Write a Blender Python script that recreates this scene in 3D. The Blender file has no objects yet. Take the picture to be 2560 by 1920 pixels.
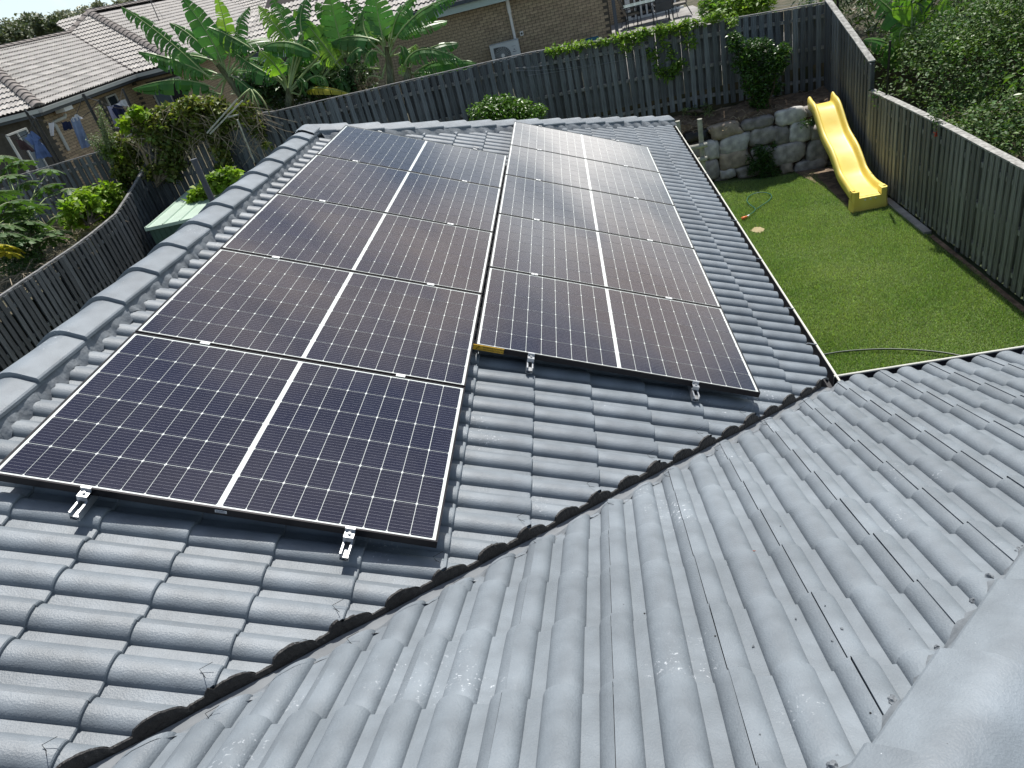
import bpy, bmesh, math, random
import numpy as np
from mathutils import Vector, Matrix
random.seed(7); RNG = np.random.default_rng(7)
scene = bpy.context.scene
COL = scene.collection
PI = math.pi
# ------------------------------------------------------------------ camera
RW = np.array([[0.9745508, 0.0427169, -0.2200591], [-0.1624518, -0.5418647, -0.8246163], [-0.1544673, 0.8393795, -0.5211353]])
CAM = np.array([2.43102, -2.01744, 1.26535])
FPX = 1768.146            # focal length in pixels of the 2560 px wide picture
cam_d = bpy.data.cameras.new('camera'); cam_d.sensor_width = 36.0; cam_d.lens = 36.0*FPX/2560
cam_d.clip_start = 0.05; cam_d.clip_end = 3000
cam = bpy.data.objects.new('camera', cam_d); COL.objects.link(cam)
mr = Matrix(((RW[0][0], -RW[1][0], -RW[2][0]), (RW[0][1], -RW[1][1], -RW[2][1]), (RW[0][2], -RW[1][2], -RW[2][2])))
cam.matrix_world = Matrix.Translation(Vector(CAM)) @ mr.to_4x4()
scene.camera = cam
# ------------------------------------------------------------------ world, sun, exposure
SUN_EL, SUN_AZ = math.radians(63), math.radians(12)      # azimuth from +Y towards +X
sd = Vector((math.cos(SUN_EL)*math.sin(SUN_AZ), math.cos(SUN_EL)*math.cos(SUN_AZ), math.sin(SUN_EL)))
world = bpy.data.worlds.new('World'); scene.world = world; world.use_nodes = True
nt = world.node_tree; nt.nodes.clear()
def N(t, kind, **kw):
    n = t.nodes.new(kind)
    for k, v in kw.items():
        if hasattr(n, k): setattr(n, k, v)
    return n
wo = N(nt, 'ShaderNodeOutputWorld'); bg = N(nt, 'ShaderNodeBackground'); bg.inputs['Strength'].default_value = 0.085
sky = N(nt, 'ShaderNodeTexSky'); sky.sky_type = 'NISHITA'; sky.sun_disc = False
sky.sun_elevation = SUN_EL; sky.sun_rotation = SUN_AZ; sky.air_density = 1.0; sky.dust_density = 2.0; sky.ozone_density = 1.5
tc = N(nt, 'ShaderNodeTexCoord')
mp = N(nt, 'ShaderNodeMapping'); mp.inputs['Scale'].default_value = (1.6, 1.6, 4.0); mp.inputs['Location'].default_value = (0.35, 0.2, 0.1)
no = N(nt, 'ShaderNodeTexNoise'); no.inputs['Scale'].default_value = 1.7; no.inputs['Detail'].default_value = 7; no.inputs['Roughness'].default_value = 0.55
cr = N(nt, 'ShaderNodeValToRGB'); cr.color_ramp.elements[0].position = 0.55; cr.color_ramp.elements[1].position = 0.80
sx = N(nt, 'ShaderNodeSeparateXYZ')
hz = N(nt, 'ShaderNodeMapRange'); hz.inputs['From Min'].default_value = 0.0; hz.inputs['From Max'].default_value = 0.46
hz.inputs['To Min'].default_value = 0.9; hz.inputs['To Max'].default_value = 0.0
ad = N(nt, 'ShaderNodeMath', operation='MAXIMUM')
mx = N(nt, 'ShaderNodeMixRGB'); mx.inputs[2].default_value = (9.4, 11.3, 11.9, 1)
L = nt.links.new
L(tc.outputs['Generated'], mp.inputs['Vector']); L(mp.outputs[0], no.inputs['Vector']); L(no.outputs['Fac'], cr.inputs[0])
L(tc.outputs['Generated'], sx.inputs[0]); L(sx.outputs['Z'], hz.inputs['Value'])
L(cr.outputs[0], ad.inputs[0]); L(hz.outputs[0], ad.inputs[1]); L(ad.outputs[0], mx.inputs[0])
L(sky.outputs[0], mx.inputs[1])
# brighter broken cloud bank low ahead (its mirror image whitens the far panels)
vd = N(nt, 'ShaderNodeVectorMath', operation='DOT_PRODUCT'); vd.inputs[1].default_value = Vector((0.25, 0.96, 0.10)).normalized()
vn_ = N(nt, 'ShaderNodeVectorMath', operation='NORMALIZE'); L(tc.outputs['Generated'], vn_.inputs[0]); L(vn_.outputs[0], vd.inputs[0])
bk_ = N(nt, 'ShaderNodeMapRange'); bk_.inputs['From Min'].default_value = 0.945; bk_.inputs['From Max'].default_value = 0.992; L(vd.outputs['Value'], bk_.inputs['Value'])
no2 = N(nt, 'ShaderNodeTexNoise'); no2.inputs['Scale'].default_value = 3.3; no2.inputs['Detail'].default_value = 6
mp2 = N(nt, 'ShaderNodeMapping'); mp2.inputs['Scale'].default_value = (1, 1, 3.0); mp2.inputs['Location'].default_value = (3.1, 1.2, 0.4); L(tc.outputs['Generated'], mp2.inputs[0]); L(mp2.outputs[0], no2.inputs['Vector'])
cr2 = N(nt, 'ShaderNodeValToRGB'); cr2.color_ramp.elements[0].position = 0.30; cr2.color_ramp.elements[1].position = 0.56; L(no2.outputs['Fac'], cr2.inputs[0])
mb2 = N(nt, 'ShaderNodeMath', operation='MULTIPLY'); L(bk_.outputs[0], mb2.inputs[0]); L(cr2.outputs[0], mb2.inputs[1])
mx2 = N(nt, 'ShaderNodeMixRGB'); mx2.inputs[2].default_value = (27, 26.5, 25.5, 1); L(mb2.outputs[0], mx2.inputs[0]); L(mx.outputs[0], mx2.inputs[1])
last = mx2.outputs[0]
for pd, a0, a1 in (((-0.08, 0.86, 0.50), 0.981, 0.999), ((0.36, 0.88, 0.31), 0.984, 0.999), ((0.10, 0.90, 0.44), 0.988, 0.999)):     # smaller warm clouds above the bank
    dt = N(nt, 'ShaderNodeVectorMath', operation='DOT_PRODUCT'); dt.inputs[1].default_value = Vector(pd).normalized(); L(vn_.outputs[0], dt.inputs[0])
    rg_ = N(nt, 'ShaderNodeMapRange'); rg_.inputs['From Min'].default_value = a0; rg_.inputs['From Max'].default_value = a1; L(dt.outputs['Value'], rg_.inputs['Value'])
    ml_ = N(nt, 'ShaderNodeMath', operation='MULTIPLY'); L(rg_.outputs[0], ml_.inputs[0]); L(cr2.outputs[0], ml_.inputs[1])
    mc_ = N(nt, 'ShaderNodeMixRGB'); mc_.inputs[2].default_value = (15.0, 13.2, 11.8, 1); L(ml_.outputs[0], mc_.inputs[0]); L(last, mc_.inputs[1]); last = mc_.outputs[0]
L(last, bg.inputs['Color']); L(bg.outputs[0], wo.inputs[0])
sun_d = bpy.data.lights.new('sun', 'SUN'); sun_d.energy = 4.8; sun_d.angle = math.radians(0.53); sun_d.color = (1.0, 0.96, 0.9)
sun = bpy.data.objects.new('sun', sun_d); COL.objects.link(sun)
sun.rotation_mode = 'QUATERNION'; sun.rotation_quaternion = sd.to_track_quat('Z', 'Y')
vs = scene.view_settings; vs.view_transform = 'Standard'; vs.look = 'None'; vs.gamma = 1; vs.exposure = 0.26; vs.use_curve_mapping = False

# ------------------------------------------------------------------ measuring: a picture point on a plane of the place
D = 2560/2212
PT = math.radians(22.5); CP, SP, TP = math.cos(PT), math.sin(PT), math.tan(PT)
def ray(x, y):
    return RW.T @ np.array([(x*D-1280)/FPX, (y*D-960)/FPX, 1.0])
def hit(x, y, n, P0):
    r = ray(x, y); n = np.array(n, float); P0 = np.array(P0, float)
    return Vector(CAM + r*(np.dot(n, P0-CAM)/np.dot(n, r)))
def hx(x, y, X): return hit(x, y, (1, 0, 0), (X, 0, 0))
def hy(x, y, Y): return hit(x, y, (0, 1, 0), (0, Y, 0))
def hz_(x, y, Z): return hit(x, y, (0, 0, 1), (0, 0, Z))
def prj(p):
    c = RW @ (np.array(p, float)-CAM)
    if c[2] < 0.05: return None
    return ((FPX*c[0]/c[2]+1280)/D, (FPX*c[1]/c[2]+960)/D, c[2])
def inview(p, m=120):
    q = prj(p)
    return q is not None and -m < q[0] < 2212+m and -m < q[1] < 1659+m

# ------------------------------------------------------------------ materials
def mat(name, col, rough=0.7, var=0.12, vscale=6.0, bump=0.0, bscale=60.0, metallic=0.0, coat=0.0, coatr=0.05,
        objvar=0.0, islvar=0.0, col2=None, transl=0.0, spec=0.5, stretch=None, hue=0.0, detail=4, c2pos=(0.35, 0.7)):
    m = bpy.data.materials.new(name); m.use_nodes = True; t = m.node_tree; b = t.nodes['Principled BSDF']; lk = t.links.new
    b.inputs['Roughness'].default_value = rough; b.inputs['Metallic'].default_value = metallic
    b.inputs['Coat Weight'].default_value = coat; b.inputs['Coat Roughness'].default_value = coatr
    b.inputs['Specular IOR Level'].default_value = spec
    c = N(t, 'ShaderNodeTexCoord'); src = c.outputs['Object']
    if stretch:
        mm = N(t, 'ShaderNodeMapping'); mm.inputs['Scale'].default_value = stretch; lk(src, mm.inputs[0]); src = mm.outputs[0]
    n = N(t, 'ShaderNodeTexNoise'); n.inputs['Scale'].default_value = vscale; n.inputs['Detail'].default_value = detail; lk(src, n.inputs['Vector'])
    r = N(t, 'ShaderNodeValToRGB'); lk(n.outputs['Fac'], r.inputs[0])
    c2 = col2 if col2 else tuple(x*(1-var) for x in col); c1 = col if col2 else tuple(min(1, x*(1+var)) for x in col)
    r.color_ramp.elements[0].position = c2pos[0]; r.color_ramp.elements[1].position = c2pos[1]
    r.color_ramp.elements[0].color = (*c2, 1); r.color_ramp.elements[1].color = (*c1, 1)
    out = r.outputs[0]
    if objvar or islvar:
        h = N(t, 'ShaderNodeHueSaturation')
        if islvar: g = N(t, 'ShaderNodeNewGeometry'); rnd = g.outputs['Random Per Island']; v = islvar
        else: g = N(t, 'ShaderNodeObjectInfo'); rnd = g.outputs['Random']; v = objvar
        mr_ = N(t, 'ShaderNodeMapRange'); mr_.inputs['To Min'].default_value = 1-v; mr_.inputs['To Max'].default_value = 1+v
        lk(rnd, mr_.inputs['Value']); lk(mr_.outputs[0], h.inputs['Value']); lk(out, h.inputs['Color'])
        if hue:
            m2 = N(t, 'ShaderNodeMapRange'); m2.inputs['To Min'].default_value = 0.5-hue; m2.inputs['To Max'].default_value = 0.5+hue
            mu = N(t, 'ShaderNodeMath', operation='MULTIPLY'); mu.inputs[1].default_value = 7.31
            fr = N(t, 'ShaderNodeMath', operation='FRACT')
            lk(rnd, mu.inputs[0]); lk(mu.outputs[0], fr.inputs[0]); lk(fr.outputs[0], m2.inputs['Value']); lk(m2.outputs[0], h.inputs['Hue'])
        out = h.outputs[0]
    lk(out, b.inputs['Base Color'])
    if bump:
        n2 = N(t, 'ShaderNodeTexNoise'); n2.inputs['Scale'].default_value = bscale; n2.inputs['Detail'].default_value = 5; lk(src, n2.inputs['Vector'])
        bp = N(t, 'ShaderNodeBump'); bp.inputs['Strength'].default_value = bump; bp.inputs['Distance'].default_value = 0.01
        lk(n2.outputs['Fac'], bp.inputs['Height']); lk(bp.outputs[0], b.inputs['Normal'])
    if transl:
        tr = N(t, 'ShaderNodeBsdfTranslucent'); ms = N(t, 'ShaderNodeMixShader'); ms.inputs[0].default_value = transl
        g2 = N(t, 'ShaderNodeMixRGB', blend_type='MULTIPLY'); g2.inputs[0].default_value = 1; g2.inputs[2].default_value = (1.4, 1.55, 0.6, 1)
        lk(out, g2.inputs[1]); lk(g2.outputs[0], tr.inputs[0])
        lk(b.outputs[0], ms.inputs[1]); lk(tr.outputs[0], ms.inputs[2]); lk(ms.outputs[0], t.nodes['Material Output'].inputs[0])
    return m
def tile_paint():
    m = mat('grey_roof_paint', (0.182, 0.211, 0.238), rough=0.5, var=0.13, vscale=9, objvar=0.05, spec=0.5)
    t = m.node_tree; b = t.nodes['Principled BSDF']; lk = t.links.new
    c = N(t, 'ShaderNodeTexCoord'); g = N(t, 'ShaderNodeNewGeometry')
    n1 = N(t, 'ShaderNodeTexNoise'); n1.inputs['Scale'].default_value = 420; n1.inputs['Detail'].default_value = 3
    n2 = N(t, 'ShaderNodeTexVoronoi'); n2.inputs['Scale'].default_value = 150
    lk(g.outputs['Position'], n1.inputs['Vector']); lk(g.outputs['Position'], n2.inputs['Vector'])
    a = N(t, 'ShaderNodeMath', operation='ADD'); lk(n1.outputs['Fac'], a.inputs[0]); lk(n2.outputs['Distance'], a.inputs[1])
    bp = N(t, 'ShaderNodeBump'); bp.inputs['Strength'].default_value = 0.5; bp.inputs['Distance'].default_value = 0.0016
    lk(a.outputs[0], bp.inputs['Height']); lk(bp.outputs[0], b.inputs['Normal'])
    # scuffs of pale paint and small bare flecks
    n3 = N(t, 'ShaderNodeTexNoise'); n3.inputs['Scale'].default_value = 2.6; n3.inputs['Detail'].default_value = 2
    n4 = N(t, 'ShaderNodeTexNoise'); n4.inputs['Scale'].default_value = 70; n4.inputs['Detail'].default_value = 4; n4.inputs['Roughness'].default_value = 0.7
    lk(g.outputs['Position'], n3.inputs['Vector']); lk(g.outputs['Position'], n4.inputs['Vector'])
    r3 = N(t, 'ShaderNodeMapRange'); r3.inputs['From Min'].default_value = 0.61; r3.inputs['From Max'].default_value = 0.72
    r4 = N(t, 'ShaderNodeMapRange'); r4.inputs['From Min'].default_value = 0.60; r4.inputs['From Max'].default_value = 0.68
    lk(n3.outputs['Fac'], r3.inputs['Value']); lk(n4.outputs['Fac'], r4.inputs['Value'])
    mu = N(t, 'ShaderNodeMath', operation='MULTIPLY'); lk(r3.outputs[0], mu.inputs[0]); lk(r4.outputs[0], mu.inputs[1])
    v5 = N(t, 'ShaderNodeTexVoronoi'); v5.inputs['Scale'].default_value = 24; lk(g.outputs['Position'], v5.inputs['Vector'])
    r5 = N(t, 'ShaderNodeMapRange'); r5.inputs['From Min'].default_value = 0.042; r5.inputs['From Max'].default_value = 0.03; lk(v5.outputs['Distance'], r5.inputs['Value'])
    n6 = N(t, 'ShaderNodeTexNoise'); n6.inputs['Scale'].default_value = 3.7; lk(g.outputs['Position'], n6.inputs['Vector'])
    r6 = N(t, 'ShaderNodeMapRange'); r6.inputs['From Min'].default_value = 0.56; r6.inputs['From Max'].default_value = 0.66; lk(n6.outputs['Fac'], r6.inputs['Value'])
    m5 = N(t, 'ShaderNodeMath', operation='MULTIPLY'); lk(r5.outputs[0], m5.inputs[0]); lk(r6.outputs[0], m5.inputs[1])
    mxm = N(t, 'ShaderNodeMath', operation='MAXIMUM'); lk(mu.outputs[0], mxm.inputs[0]); lk(m5.outputs[0], mxm.inputs[1])
    old = b.inputs['Base Color'].links[0].from_socket
    mix = N(t, 'ShaderNodeMixRGB'); mix.inputs[2].default_value = (0.62, 0.66, 0.70, 1); lk(mxm.outputs[0], mix.inputs[0]); lk(old, mix.inputs[1])
    # grime: broad dull patches and fine dirt flecks
    n7 = N(t, 'ShaderNodeTexNoise'); n7.inputs['Scale'].default_value = 1.3; n7.inputs['Detail'].default_value = 7; n7.inputs['Roughness'].default_value = 0.65; lk(g.outputs['Position'], n7.inputs['Vector'])
    r7 = N(t, 'ShaderNodeMapRange'); r7.inputs['From Min'].default_value = 0.35; r7.inputs['From Max'].default_value = 0.7; r7.inputs['To Min'].default_value = 0.84; r7.inputs['To Max'].default_value = 1.10; lk(n7.outputs['Fac'], r7.inputs['Value'])
    v8 = N(t, 'ShaderNodeTexVoronoi'); v8.inputs['Scale'].default_value = 33; lk(g.outputs['Position'], v8.inputs['Vector'])
    r8 = N(t, 'ShaderNodeMapRange'); r8.inputs['From Min'].default_value = 0.03; r8.inputs['From Max'].default_value = 0.055; r8.inputs['To Min'].default_value = 0.45; lk(v8.outputs['Distance'], r8.inputs['Value'])
    v9 = N(t, 'ShaderNodeTexVoronoi'); v9.inputs['Scale'].default_value = 33; lk(g.outputs['Position'], v9.inputs['Vector'])
    s9 = N(t, 'ShaderNodeSeparateColor'); lk(v9.outputs['Color'], s9.inputs[0]); g9 = N(t, 'ShaderNodeMath', operation='GREATER_THAN'); g9.inputs[1].default_value = 0.06; lk(s9.outputs[0], g9.inputs[0])
    x9 = N(t, 'ShaderNodeMath', operation='MAXIMUM'); lk(r8.outputs[0], x9.inputs[0]); lk(g9.outputs[0], x9.inputs[1])
    m9 = N(t, 'ShaderNodeMath', operation='MULTIPLY'); lk(r7.outputs[0], m9.inputs[0]); lk(x9.outputs[0], m9.inputs[1])
    h9 = N(t, 'ShaderNodeHueSaturation'); lk(m9.outputs[0], h9.inputs['Value']); lk(mix.outputs[0], h9.inputs['Color'])
    lk(h9.outputs[0], b.inputs['Base Color'])
    return m
M = {}
M['paint'] = tile_paint()
M['pointing'] = mat('ridge_pointing_paint', (0.17, 0.19, 0.21), rough=0.75, var=0.2, vscale=14, bump=0.6, bscale=35)
M['seal'] = mat('black_valley_seal', (0.012, 0.012, 0.013), rough=0.55, var=0.4, bump=1.0, bscale=60)
M['tray'] = mat('painted_valley_tray', (0.17, 0.185, 0.20), rough=0.75, var=0.15, vscale=8, bump=0.1)
M['gutter_in'] = mat('dark_gutter_steel', (0.02, 0.022, 0.03), rough=0.35, var=0.5, vscale=5)
M['lip'] = mat('cream_gutter_lip', (0.66, 0.66, 0.60), rough=0.35, var=0.05)
M['frame'] = mat('black_anodised_frame', (0.016, 0.015, 0.018), rough=0.28, var=0.1, metallic=0.6)
M['sheet'] = mat('white_backsheet', (0.66, 0.71, 0.69), rough=1.0, spec=0.0, var=0.03, coat=1.0, coatr=0.03)
M['alu'] = mat('bright_aluminium', (0.52, 0.54, 0.56), rough=0.4, var=0.05, metallic=0.85)
M['alud'] = mat('rail_core', (0.05, 0.05, 0.055), rough=0.5)
M['steel'] = mat('galvanised_steel', (0.45, 0.46, 0.47), rough=0.4, metallic=0.8)
M['wood'] = mat('weathered_grey_paling', (0.125, 0.140, 0.155), rough=0.85, var=0.35, vscale=5, stretch=(14, 14, 1), bump=0.8, bscale=18, objvar=0.40)
M['woodw'] = mat('weathered_brown_paling', (0.205, 0.215, 0.20), rough=0.85, var=0.35, vscale=5, stretch=(14, 14, 1), bump=0.8, bscale=18, objvar=0.36)
M['woodd'] = mat('dark_stained_paling', (0.085, 0.095, 0.105), rough=0.8, var=0.35, vscale=5, stretch=(14, 14, 1), bump=0.5, bscale=18, objvar=0.3)
M['capwood'] = mat('bleached_cap_timber', (0.33, 0.33, 0.31), rough=0.9, var=0.4, vscale=14, bump=0.6, bscale=40)
M['capthin'] = mat('grey_cap_timber', (0.20, 0.20, 0.20), rough=0.9, var=0.4, vscale=14, bump=0.6, bscale=40)
M['log'] = mat('bleached_log', (0.38, 0.38, 0.33), rough=0.85, var=0.25, vscale=9, bump=0.4)
M['soil'] = mat('dry_soil', (0.24, 0.175, 0.12), rough=1, vscale=8, col2=(0.10, 0.072, 0.05), bump=1.0, bscale=30, detail=8)
M['garden'] = mat('garden_soil', (0.11, 0.09, 0.06), rough=1, vscale=3, col2=(0.045, 0.05, 0.025), bump=1.0, bscale=20, detail=8)
M['lawnsoil'] = mat('lawn_thatch', (0.10, 0.15, 0.035), rough=1, vscale=2, col2=(0.07, 0.10, 0.028), bump=0.6, bscale=50, detail=8)
M['field'] = mat('far_ground', (0.09, 0.11, 0.05), rough=1, vscale=0.05, col2=(0.05, 0.07, 0.03), detail=8)
M['blade'] = mat('grass_blades', (0.285, 0.37, 0.14), rough=0.6, vscale=0.9, col2=(0.195, 0.30, 0.09), islvar=0.5, transl=0.3, hue=0.02, detail=5)
M['drygrass'] = mat('dry_grass', (0.33, 0.29, 0.17), rough=0.9, islvar=0.4, var=0.2)
M['stone'] = mat('grey_boulder', (0.45, 0.42, 0.39), rough=0.85, vscale=7, col2=(0.22, 0.205, 0.19), bump=1.0, bscale=11, objvar=0.3, detail=9, hue=0.01)
M['stoneb'] = mat('brown_boulder', (0.46, 0.38, 0.30), rough=0.85, vscale=7, col2=(0.24, 0.20, 0.16), bump=1.0, bscale=11, objvar=0.2, detail=9)
M['stonel'] = mat('pale_boulder', (0.60, 0.59, 0.55), rough=0.85, vscale=7, col2=(0.32, 0.31, 0.30), bump=1.0, bscale=11, objvar=0.15, detail=9)
M['black'] = mat('black_plastic', (0.012, 0.012, 0.013), rough=0.4, var=0.3)
M['yellow'] = mat('yellow_slide_plastic', (0.86, 0.71, 0.18), rough=0.42, vscale=3.0, col2=(0.80, 0.60, 0.11), bump=0.04, c2pos=(0.3, 0.6))
M['yelside'] = M['yellow']
M['white'] = mat('white_paint', (0.72, 0.73, 0.72), rough=0.4, var=0.04)
M['hose'] = mat('green_hose', (0.025, 0.12, 0.085), rough=0.4)
M['hosed'] = mat('dark_green_hose', (0.045, 0.065, 0.04), rough=0.4)
M['orange'] = mat('orange_plastic', (0.75, 0.18, 0.04), rough=0.4)
M['concrete'] = mat('concrete', (0.33, 0.33, 0.31), rough=0.9, var=0.25, vscale=6, bump=0.5, bscale=60)
M['patio'] = mat('patio_concrete', (0.34, 0.33, 0.31), rough=0.9, vscale=1.5, col2=(0.20, 0.19, 0.18), detail=8)
M['brick'] = mat('tan_brick', (0.36, 0.29, 0.20), rough=0.9, var=0.28, vscale=22, objvar=0.16, bump=0.4, bscale=90, hue=0.006)
M['brickl'] = mat('pale_tan_brick', (0.42, 0.32, 0.21), rough=0.9, var=0.25, vscale=22, objvar=0.2, bump=0.4, bscale=90, hue=0.006)
M['mortar'] = mat('mortar', (0.095, 0.085, 0.07), rough=1, var=0.2)
M['rtile'] = mat('pale_concrete_tile', (0.50, 0.475, 0.44), rough=0.85, vscale=3, col2=(0.40, 0.38, 0.36), objvar=0.18, bump=0.3, bscale=60, detail=6)
M['rcap'] = mat('mossy_ridge_cap', (0.25, 0.225, 0.205), rough=0.9, vscale=7, col2=(0.13, 0.115, 0.11), bump=0.4, detail=6)
M['rdark'] = mat('roof_underlay', (0.035, 0.03, 0.03), rough=1)
M['redtile'] = mat('red_roof_tile', (0.50, 0.10, 0.045), rough=0.8, objvar=0.1)
M['fascia'] = mat('slate_fascia', (0.055, 0.07, 0.09), rough=0.5, var=0.05)
M['gut2'] = mat('cream_gutter', (0.50, 0.51, 0.48), rough=0.4, var=0.05)
M['mint'] = mat('pale_mint_fascia', (0.42, 0.52, 0.50), rough=0.5, var=0.04)
M['glass'] = mat('dark_window_glass', (0.015, 0.022, 0.03), rough=0.05, var=0.2, spec=0.8)
M['blind'] = mat('window_blind', (0.12, 0.16, 0.19), rough=0.5)
M['shedg'] = mat('pale_green_steel', (0.44, 0.55, 0.46), rough=0.45, var=0.06, vscale=3)
M['shedd'] = mat('green_steel_wall', (0.06, 0.11, 0.085), rough=0.5, var=0.1)
M['pipe'] = mat('dark_grey_pipe', (0.05, 0.055, 0.065), rough=0.5, var=0.1)
M['acw'] = mat('aircon_case', (0.55, 0.60, 0.62), rough=0.4, var=0.03)
M['acg'] = mat('aircon_grille', (0.07, 0.08, 0.085), rough=0.5)
M['teal'] = mat('teal_seat', (0.008, 0.10, 0.17), rough=0.4)
M['rust'] = mat('rusty_leg', (0.05, 0.022, 0.015), rough=0.7)
M['sling'] = mat('taupe_sling', (0.20, 0.185, 0.16), rough=0.8, var=0.15)
M['slingb'] = mat('charcoal_sling', (0.045, 0.055, 0.065), rough=0.7, var=0.15)
M['tglass'] = mat('table_glass', (0.22, 0.28, 0.28), rough=0.15)
def fol(name, c, c2, iv=0.35, tr=0.3, hue=0.02, rough=0.5, spec=0.45):
    return mat(name, c, rough=rough, vscale=1.5, col2=c2, islvar=iv, transl=tr, hue=hue, spec=spec, detail=6)
M['ban'] = fol('banana_leaf', (0.087, 0.217, 0.041), (0.043, 0.138, 0.029), 0.22, 0.35, 0.012, rough=0.38)
M['bany'] = fol('young_banana_leaf', (0.246, 0.392, 0.051), (0.131, 0.29, 0.036), 0.2, 0.45, 0.01, rough=0.4)
M['banr'] = mat('banana_midrib', (0.24, 0.32, 0.12), rough=0.5)
M['bans'] = mat('banana_stem', (0.16, 0.20, 0.09), rough=0.6, vscale=6, col2=(0.07, 0.06, 0.035), stretch=(8, 8, 1))
M['dead'] = mat('dead_leaf', (0.22, 0.16, 0.09), rough=0.9, var=0.4, islvar=0.4)
M['yleaf'] = fol('yellowing_leaf', (0.5, 0.435, 0.043), (0.377, 0.348, 0.029), 0.25, 0.3, 0.01)
M['hedge'] = fol('fine_hedge_leaf', (0.112, 0.184, 0.048), (0.061, 0.12, 0.039), 0.6, 0.2, 0.025, rough=0.55, spec=0.3)
M['mango'] = fol('long_dark_leaf', (0.08, 0.138, 0.036), (0.032, 0.072, 0.022), 0.5, 0.2, 0.02, rough=0.42)
M['citrus'] = fol('citrus_leaf', (0.123, 0.232, 0.029), (0.065, 0.145, 0.022), 0.4, 0.3, 0.012, rough=0.35)
M['shrub'] = fol('glossy_shrub_leaf', (0.058, 0.123, 0.023), (0.032, 0.08, 0.017), 0.5, 0.25, 0.015, rough=0.3)
M['vine'] = fol('vine_leaf', (0.189, 0.217, 0.043), (0.087, 0.123, 0.029), 0.55, 0.3, 0.035)
M['creep'] = fol('creeper_leaf', (0.203, 0.319, 0.043), (0.087, 0.174, 0.029), 0.45, 0.35, 0.015)
M['grape'] = fol('grape_leaf', (0.275, 0.392, 0.036), (0.145, 0.246, 0.029), 0.35, 0.4, 0.015)
M['papaya'] = fol('papaya_leaf', (0.08, 0.152, 0.043), (0.041, 0.094, 0.026), 0.35, 0.3, 0.015)
M['pale'] = mat('papaya_vein', (0.26, 0.30, 0.16), rough=0.6)
M['weed'] = fol('grey_green_weed', (0.189, 0.246, 0.102), (0.102, 0.145, 0.058), 0.4, 0.2, 0.02)
M['far'] = fol('far_foliage', (0.145, 0.174, 0.087), (0.072, 0.094, 0.051), 0.4, 0.1, 0.015)
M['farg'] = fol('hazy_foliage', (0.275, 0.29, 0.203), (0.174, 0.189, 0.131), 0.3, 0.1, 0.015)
M['bark'] = mat('bark', (0.10, 0.08, 0.06), rough=0.95, var=0.4, vscale=9, bump=0.6)
M['twig'] = mat('dry_twig', (0.30, 0.25, 0.18), rough=0.95, islvar=0.4)
M['denim'] = mat('blue_denim', (0.12, 0.18, 0.36), rough=0.9, var=0.3, vscale=5)
M['plilac'] = mat('pale_lilac_cloth', (0.42, 0.40, 0.52), rough=0.9, var=0.15)
M['navy'] = mat('navy_cloth', (0.012, 0.018, 0.06), rough=0.9, var=0.3)
M['bluec'] = mat('blue_grey_cloth', (0.20, 0.25, 0.38), rough=0.9, var=0.2, vscale=5)
M['brown'] = mat('brown_cloth', (0.07, 0.04, 0.04), rough=0.9, var=0.3)
M['whitec'] = mat('white_cloth', (0.62, 0.60, 0.62), rough=0.9, var=0.08)
M['ylabel'] = mat('yellow_warning_label', (0.72, 0.42, 0.02), rough=0.4, var=0.03)
M['ink'] = mat('black_print', (0.01, 0.01, 0.01), rough=0.5)
M['inkb'] = mat('blue_grey_print', (0.05, 0.06, 0.12), rough=0.5)
M['flower'] = mat('red_flower', (0.7, 0.07, 0.02), rough=0.6)
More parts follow.
